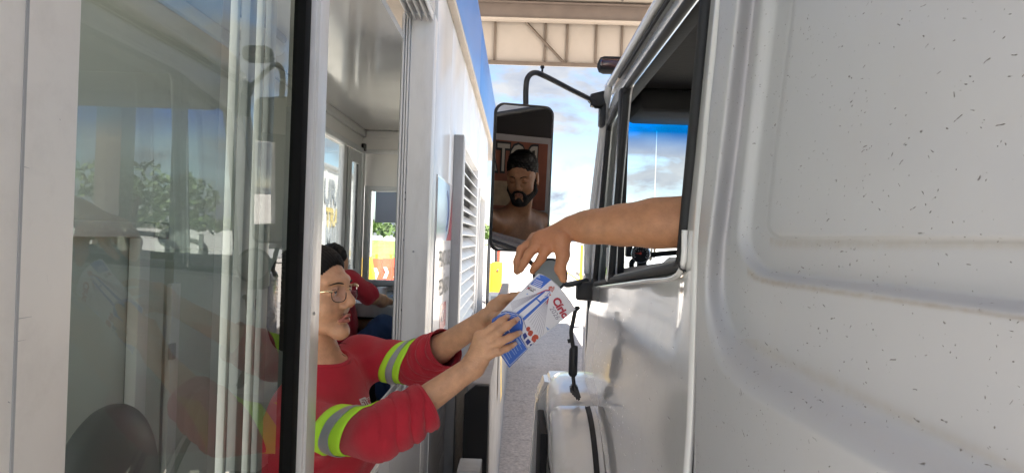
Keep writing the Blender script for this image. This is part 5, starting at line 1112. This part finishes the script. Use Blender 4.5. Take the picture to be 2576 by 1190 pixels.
top = [zl(520, 85), zl(560, 92), zl(610, 115), zl(670, 155), zl(740, 213), zl(800, 280), zl(850, 345), zl(900, 415), zl(942, 490)]
main_poly = top+[zl(545, 805), zl(430, 910), zl(300, 1010), zl(60, 760), zl(0, 620), zl(145, 470)]
pg, LT = sheet_poly('front_page', main_poly, m_leaf_p, lf)
flY = lambda u, v: leafY(u, v)-.0035-.004*math.sin(max(0, min(1, (v-775)/110))*math.pi)
flap_poly = [zl(60, 560), zl(110, 525), zl(190, 515), zl(260, 530), zl(330, 575), zl(350, 640), zl(345, 720), zl(325, 800), zl(403, 935), zl(195, 1145), zl(95, 1000), zl(20, 860), zl(-10, 700), zl(0, 600)]
fl, FT = sheet_poly('folded_flap', flap_poly, m_lb, lf, 0, yfun=flY)
def pr(name, polys, mat, tree=None, lift=.0006): return decal(name, tree or LT, polys, mat, pg if (tree is None or tree is LT) else fl, lift)
Z = lambda pts: [zl(*p) for p in pts]
pr('blue_block', [Z([(540, 96), (600, 112), (668, 155), (552, 253), (430, 205), (500, 128)])], m_lb)
pr('white_notch', [Z([(530, 90), (552, 140), (570, 128), (640, 100)])][:0] or [Z([(538, 96), (545, 140), (505, 128)])], m_lpb, lift=.0009)
for k in range(4): pass
pr('small_print', sum([stroke(Z([(488-k*10, 148+k*18), (575-k*8, 185+k*18)]), 1.6) for k in range(4)], []), m_lw, lift=.0010)
pr('red_stripes', sum([stroke(Z([(388+k*9, 258-k*1), (418+k*9, 238+k*3)]), 1.2) for k in range(3)], []), m_lr)
pr('logo_lettering', uvtext('ROTA DO', 5.0, zl(447, 250), nrm2(9, 4.5), nrm2(4.5, -9), .15)+uvtext('PARÁ', 6.0, zl(440, 272), nrm2(9, 4.5), nrm2(4.5, -9), .3), m_ink)
# stay cables, bridge pylons
pr('stay_cables', sum([stroke(Z([(560-k*6, 292+k*4), (205-k*6+k*9, 408+k*11)]), .7) for k in range(9)], [])+sum([stroke(Z([(606+k*4, 395-k*3), (405+k*20, 610+k*27)]), .7) for k in range(9)], []), m_lg)
pr('bridge_pylon', [Z([(575, 285), (600, 290), (300, 545), (268, 528)]), Z([(625, 335), (640, 352), (365, 612), (340, 590)]), Z([(495, 370), (512, 368), (555, 402), (540, 415)])], m_lb)
pr('robe_outline', stroke(Z([(575, 300), (600, 278), (645, 280), (655, 305), (640, 340), (625, 360), (585, 365), (548, 400)]), 1.6)+stroke(Z([(590, 345), (620, 330), (640, 300)]), 1.5), m_lb, lift=.0009)
pr('red_ribbon', [Z([(500, 312), (600, 268), (660, 262), (650, 275), (590, 282), (520, 318)]), Z([(630, 358), (640, 365), (622, 430), (612, 430)])], m_lr, lift=.0009)
cr_p = [(640, 262), (636, 240), (650, 230), (662, 240), (672, 226), (684, 240), (698, 236), (704, 250), (694, 275), (680, 292), (655, 280)]
pr('crown', [Z(cr_p)], m_lred2, lift=.0009); pr('crown_bands', sum([stroke(Z([(650+k*14, 240+k*1), (660+k*9, 280+k*1)]), .8) for k in range(4)], []), m_lw, lift=.0013)
pr('crown_cross', stroke(Z([(699, 226), (699, 246)]), 1.1)+stroke(Z([(692, 233), (706, 236)]), 1.1)+stroke(Z([(650, 312), (662, 332)]), 2.4), m_lred2, lift=.0009)
tx = nrm2(.52, .86); ty = nrm2(.84, -.50)
pr('title_lettering', uvtext('Círio', 27, zl(772, 472), tx, ty, 1.1), m_lr, lift=.0008)
pr('year_lettering', uvtext('2026', 17.5, zl(706, 530), tx, ty, 0), m_lg, lift=.0008)
pr('pale_triangle', [Z([(605, 678), (655, 712), (638, 745)]), Z([(380, 320), (400, 305), (412, 322)])], m_lpb)
figs = []
for (x, y, s) in ((405, 700, .8), (430, 745, 1.0), (480, 800, 1.35)):
    figs.append(Z([(x-28*s, y+22*s), (x-20*s, y-8*s), (x+2*s, y-24*s), (x+26*s, y-18*s), (x+34*s, y+2*s), (x+22*s, y+34*s), (x, y+46*s), (x-14*s, y+36*s)]))
pr('red_figures', figs, m_lred2); pr('figure_folds', sum([stroke(Z([(x-8*s, y-10*s), (x+4*s, y+10*s), (x, y+34*s)]), .8) for (x, y, s) in ((405, 700, .8), (430, 745, 1.0), (480, 800, 1.35))], []), m_lr, lift=.0010)
pr('blue_trousers', [Z([(345, 770), (375, 745), (400, 790), (360, 830)]), Z([(375, 850), (405, 815), (440, 850), (400, 890)]), Z([(425, 880), (450, 870), (440, 910), (425, 920)]), Z([(470, 870), (505, 850), (510, 862), (475, 890)])], m_ldb, lift=.0009)
pr('rail_line', stroke(Z([(95, 522), (160, 508), (240, 528), (320, 572)]), 1.6)+stroke(Z([(333, 590), (345, 650), (330, 720), (300, 790)]), 0.8)+stroke(Z([(350, 590), (372, 660), (385, 700)]), 1.2), m_ldb)
prf = lambda name, polys, mat, lift=.0006: pr(name, polys, mat, FT, lift)
prf('flap_edge_line', stroke(Z([(300, 790), (395, 930), (200, 1118), (110, 990)]), .9)+stroke(Z([(70, 552), (130, 530), (200, 528), (280, 550), (318, 590), (325, 650)]), 1.2)+stroke(Z([(150, 540), (240, 560), (300, 600)]), .6), m_lw)
prf('flap_lettering', sum([stroke(Z([(240+k*0-0, 850), (280, 935)]), 0) for k in range(0)], [])+sum([stroke(Z([(118+k*26, 985-k*26), (182+k*26-8*(k % 3), 1080-k*24-8*(k % 2))]), 1.5) for k in range(7)], [])+stroke(Z([(278, 815), (322, 880)]), 3.2), m_lpb)
prf('flap_pale_marks', [Z([(118, 745), (150, 755), (125, 762)]), Z([(160, 715), (178, 720), (165, 730)])]+stroke(Z([(180, 700), (198, 742)]), 2.4), m_lw)

# ---------------- the driver
dm = thing('person', (.9, 1.2, -1.3), 'bare shouldered bearded driver reaching his arm out of the truck window', 'person')
fwm = Vector(MC-head_c); fwm.z = 0; fwm = (fwm.normalized()+Vector((-.12, -.22, -.30))).normalized(); MM = frame3(fwm)
if (MM@Vector((1, 0, 0))).cross(MM@Vector((0, 1, 0))).dot(MM@Vector((0, 0, 1))) < 0: MM = Matrix((-MM.col[0], MM.col[1], MM.col[2])).transposed()
MS = 1.10; prims, TM = head_sdf(head_c, MM, MS, True)
S1 = Vector((.60, 1.36, .005)); S2 = Vector((1.02, 1.18, .0)); mm = (S1+S2)/2
EM = PY(1800, 553, 1.545); WM = PY(1432, 574, 1.640)
prims += [('c', TM(0, -.02, -.06), tuple(mm+Vector((-.02, .03, .03))), .062, .068, .03), ('c', tuple(S1), tuple(S2), .062, .062, .05), ('c', tuple(mm+Vector((-.05, 0, .05))), tuple(S1), .045, .055, .05), ('c', tuple(mm+Vector((.05, 0, .05))), tuple(S2), .045, .055, .05),
          ('e', tuple(mm+Vector((0, .01, -.17))), (.20, .125, .20), I3, .06), ('e', tuple(mm+Vector((.0, .02, -.42))), (.17, .13, .24), I3, .08)]
prims += cp([S1, EM], [.052, .043], .03)
fa = lambda t: EM.lerp(WM, t)
prims += cp([EM, fa(.22)+Vector((0, 0, -.001)), fa(.42), fa(.65), fa(.86), WM], [.0405, .0455, .0440, .0355, .0272, .0245], .045)
prims += cp([S2, S2+Vector((.08, .12, -.26)), S2+Vector((-.06, .36, -.26))], [.052, .043, .028], .03)
# his hand: palm to the camera, thumb down, fingers drooping
prims += [('e', tuple(PY(1408, 585, 1.640)), (.026, .017, .021), I3, .014), ('e', tuple(PY(1408, 612, 1.615)), (.018, .014, .026), I3, .012), ('e', tuple(PY(1372, 606, 1.635)), (.034, .014, .027), I3, .014), ('c', tuple(PY(1418, 578, 1.645)), tuple(PY(1362, 592, 1.655)), .016, .013, .012)]
mh = {'pinky': ([(1345, 600, 1.665), (1322, 618, 1.675), (1312, 640, 1.682), (1310, 660, 1.680)], [.0105, .0092, .0085, .0070]),
      'ring': ([(1346, 607, 1.650), (1312, 628, 1.652), (1302, 658, 1.652), (1301, 682, 1.645)], [.0120, .0110, .0100, .0088]),
      'middle': ([(1352, 617, 1.635), (1330, 640, 1.630), (1318, 662, 1.632), (1310, 678, 1.640)], [.0120, .0108, .0092, .0078]),
      'index': ([(1374, 626, 1.622), (1362, 650, 1.620), (1348, 669, 1.628), (1340, 682, 1.636)], [.0118, .0104, .0092, .0080])}
for k, (pts, rs) in mh.items():
    pts = Pj(*pts); prims += cp(pts, rs, .0045); prims += [('c', tuple(PY(1404, 596, 1.635)), pts[0], .017, .0135, .010)]
th = Pj((1416, 604, 1.622), (1416, 642, 1.610), (1409, 676, 1.606), (1417, 702, 1.612)); prims += cp(th, [.0185, .0150, .0122, .0090], .008)
V, Fc = sdf_mesh(prims, .0031); V = relax(V, Fc, 1, .3)
# wrist and palm creases pressed into the surface
def crease(V, nr, path, w, dep):
    pts = [np.array(PY(*p)) for p in path]
    for a, b in zip(pts, pts[1:]):
        ab = b-a; t = np.clip(((V-a)@ab)/(ab@ab), 0, 1); d = np.linalg.norm(V-a-t[:, None]*ab, axis=1); V = V-nr*(dep*np.exp(-(d/w)**2))[:, None]
    return V
nr = vnormals(V, Fc)
for path, dd in (([(1403, 566, 1.62), (1412, 588, 1.612), (1430, 600, 1.612)], .0022), ([(1410, 562, 1.618), (1420, 582, 1.612), (1436, 594, 1.612)], .0015), ([(1346, 606, 1.62), (1362, 618, 1.618), (1388, 612, 1.60), (1404, 600, 1.602)], .0018),
                 ([(1392, 630, 1.60), (1410, 628, 1.594), (1426, 618, 1.602)], .0012), ([(1396, 640, 1.60), (1412, 637, 1.594), (1426, 630, 1.602)], .0012), ([(1398, 647, 1.60), (1412, 645, 1.594), (1424, 640, 1.60)], .0010), ([(1398, 680, 1.597), (1412, 680, 1.592)], .0008)):
    V = crease(V, nr, path, .0022, dd)
m, lo = lip_mask(V, head_c, MM, MS); me = np_mesh('body', V, Fc); cols = np.zeros((len(me.vertices), 3), np.float32); cols[:, 0] = m*.7
hd = np.array(PY(1370, 625, 1.63)); cols[:, 1] = np.clip(1-np.linalg.norm(V-hd, axis=1)/.11, 0, 1)*.6
set_attr(me, 'mask', cols)
link('body', me, m_skm, dm, True)
tn = Pj((1409, 676, 1.606), (1417, 702, 1.612)); nail('thumbnail', Vector(tn[0]).lerp(Vector(tn[1]), .55), tn[0], (1, -.25, 0), .0098, m_nail, dm)
eyes(dm, TM, MM, MS, (.1, 1.7, -.2), 1.)
Mm = [list(r) for r in MM]; HS2 = MS
hp_ = [('e', TM(0, -.014, .060), (.081*HS2, .099*HS2, .088*HS2), Mm, .01), ('e', TM(0, -.05, .0), (.074*HS2, .066*HS2, .07*HS2), Mm, .02), ('e', TM(0, .035, .118), (.060*HS2, .055*HS2, .030*HS2), Mm, .02)]
hp_ += [('-e', TM(0, .115, .000), (.084*HS2, .080*HS2, .088*HS2), Mm, .008), ('-e', TM(-.08, .035, -.045), (.05, .05, .06), Mm, .01), ('-e', TM(.08, .035, -.045), (.05, .05, .06), Mm, .01)]
V, Fc = sdf_mesh(hp_, .0035); n_ = vnormals(V, Fc); V = V+n_*(.0016*np.sin(V[:, 0]*210+2*np.sin(V[:, 1]*120))*np.sin(V[:, 1]*190+V[:, 2]*160)+.001*np.sin(V[:, 2]*420))[:, None]
link('hair', np_mesh('hair', V, Fc), m_hair, dm, True)
bp_ = []
Cb = lambda a, b, ra, rb, k=.010: bp_.append(('c', TM(*a), TM(*b), ra*HS2, rb*HS2, k))
for q in (-1, 1):
    Cb((q*.071, .004, -.008), (q*.064, .010, -.055), .006, .016); Cb((q*.052, .010, -.068), (q*.022, .066, -.106), .0255, .0225, .02); Cb((q*.046, .040, -.066), (q*.030, .068, -.085), .016, .014, .015)
    Cb((q*.003, .095, -.0440), (q*.027, .083, -.052), .0052, .0062, .004); Cb((q*.027, .083, -.052), (q*.031, .074, -.088), .0065, .012, .010)
bp_.append(('e', TM(0, .072, -.106), (.034*HS2, .027*HS2, .027*HS2), Mm, .012)); Cb((0, .093, -.083), (0, .090, -.100), .0075, .014, .006)
bp_.append(('-e', TM(0, .100, -.064), (.021*HS2, .020*HS2, .0125*HS2), Mm, .004)); bp_.append(('-e', TM(.052, .075, -.035), (.030*HS2, .05*HS2, .026*HS2), Mm, .006)); bp_.append(('-e', TM(-.052, .075, -.035), (.030*HS2, .05*HS2, .026*HS2), Mm, .006))
V, Fc = sdf_mesh(bp_, .003); n_ = vnormals(V, Fc); V = V+n_*(.0012*np.sin(V[:, 0]*500+V[:, 2]*300)*np.sin(V[:, 1]*430))[:, None]
link('beard', np_mesh('beard', V, Fc), m_beard, dm, True)
for q in (-1, 1): tube('eyebrow', smooth_path([TM(q*.012, .0965, .0275), TM(q*.030, .0930, .0345), TM(q*.050, .0745, .0290)], 4), [.0026, .0036, .004, .0042, .004, .0036, .003, .0022, .001], m_hair, dm, 6, squash=(1, .7))
tube('seat_belt', smooth_path([S1+Vector((.02, .03, .07)), mm+Vector((-.06, .13, -.08)), mm+Vector((.10, .16, -.30))], 5), [.024]*11, m_blk, dm, 8, squash=(.15, 1)) if False else None
V, Fc = sdf_mesh([('e', tuple(mm+Vector((.0, .02, -.50))), (.20, .16, .14), I3, .05), ('c', tuple(mm+Vector((-.1, .05, -.58))), tuple(mm+Vector((-.12, .5, -.58))), .09, .075, .05), ('c', tuple(mm+Vector((.1, .05, -.58))), tuple(mm+Vector((.12, .5, -.58))), .09, .075, .05)], .012)
link('shorts', np_mesh('shorts', V, Fc), m_jean, dm, True)

# ---------------- the second worker, seated at the desk
w2 = thing('person', (-1.0, 4.5, -1.65), 'second worker in red t-shirt and jeans seated at the desk inside', 'person')
H2_ = PY(843, 664, 4.35); s1 = PY(880, 712, 4.30); s2_ = H2_+Vector((-.12, .28, -.20)); e1 = PY(938, 748, 4.42); h1 = PY(992, 768, 4.85)
prims = [('e', tuple(H2_), (.078, .095, .11), I3, .02), ('c', tuple(H2_+Vector((0, 0, -.08))), tuple((s1+s2_)/2+Vector((0, 0, .02))), .055, .06, .03), ('c', tuple(s1), tuple(s2_), .06, .06, .05), ('e', tuple((s1+s2_)/2+Vector((-.04, 0, -.28))), (.13, .18, .30), I3, .05)]
prims += cp([s1, e1], [.05, .042], .03)+cp([e1, e1.lerp(h1, .4), h1], [.042, .040, .027], .02)+[('e', tuple(h1+Vector((.04, .04, -.005))), (.045, .04, .018), I3, .02)]
e2 = s2_+Vector((.12, .1, -.22)); prims += cp([s2_, e2, e2+Vector((.2, .18, .0))], [.05, .042, .03], .03)
V, Fc = sdf_mesh(prims, .007); me = np_mesh('body', relax(V, Fc, 1), Fc); set_attr(me, 'mask', np.zeros((len(me.vertices), 3))); link('body', me, m_skw, w2, True)
prims = [('c', tuple(s1), tuple(s2_), .072, .072, .05), ('e', tuple((s1+s2_)/2+Vector((-.03, 0, -.26))), (.155, .20, .30), I3, .06), ('e', tuple((s1+s2_)/2+Vector((-.05, 0, -.5))), (.16, .2, .2), I3, .06), ('c', tuple(s1), tuple(s1.lerp(e1, .80)), .072, .064, .03), ('c', tuple(s2_), tuple(s2_.lerp(e2, .7)), .07, .06, .03)]
V, Fc = sdf_mesh(prims, .008); n_ = vnormals(V, Fc); V = V+n_*(.004*np.sin(V[:, 0]*50+V[:, 2]*34+3*np.sin(V[:, 1]*20)))[:, None]; link('shirt', np_mesh('shirt', V, Fc), m_shirt, w2, True)
V, Fc = sdf_mesh([('e', tuple(H2_+Vector((-.012, -.01, .03))), (.088, .102, .10), I3, .01), ('e', tuple(H2_+Vector((-.03, -.07, -.01))), (.07, .06, .08), I3, .02), ('-e', tuple(H2_+Vector((.12, .03, -.02))), (.08, .09, .09), I3, .01)], .006)
n_ = vnormals(V, Fc); V = V+n_*(.003*np.sin(V[:, 0]*170)*np.sin(V[:, 2]*140))[:, None]; link('hair', np_mesh('hair', V, Fc), m_hair, w2, True)
hipp = (s1+s2_)/2+Vector((-.08, 0, -.62)); prims = [('e', tuple(hipp), (.17, .2, .13), I3, .05)]
for dy, du in ((-.16, 0), (.12, .02)): kn = PY(965, 828, 4.30+dy*.6+.15); prims += [('c', tuple(hipp+Vector((0, dy*.7, 0))), tuple(kn), .098, .085, .05), ('c', tuple(kn), tuple(kn+Vector((.02, .05, -.48))), .08, .055, .04)]
V, Fc = sdf_mesh(prims, .010); n_ = vnormals(V, Fc); V = V+n_*(.003*np.sin(V[:, 0]*60+V[:, 2]*50))[:, None]; link('jeans', np_mesh('jeans', V, Fc), m_jean, w2, True)
st_ = thing('stool', (hipp.x, hipp.y, -1.65), 'black stool under the second worker at the desk', 'stool'); disc_stack('stool_seat', hipp+Vector((0, 0, -.16)), (0, 0, 1), [(0, .17), (.03, .19), (.05, .18)], m_blk, st_, 24); tube('stool_column', [hipp+Vector((0, 0, -.16)), (hipp.x, hipp.y, -1.60)], .025, m_chrome, st_, 10); disc_stack('stool_base', (hipp.x, hipp.y, -1.65), (0, 0, 1), [(0, .2), (.02, .19), (.05, .03)], m_blk, st_, 20)
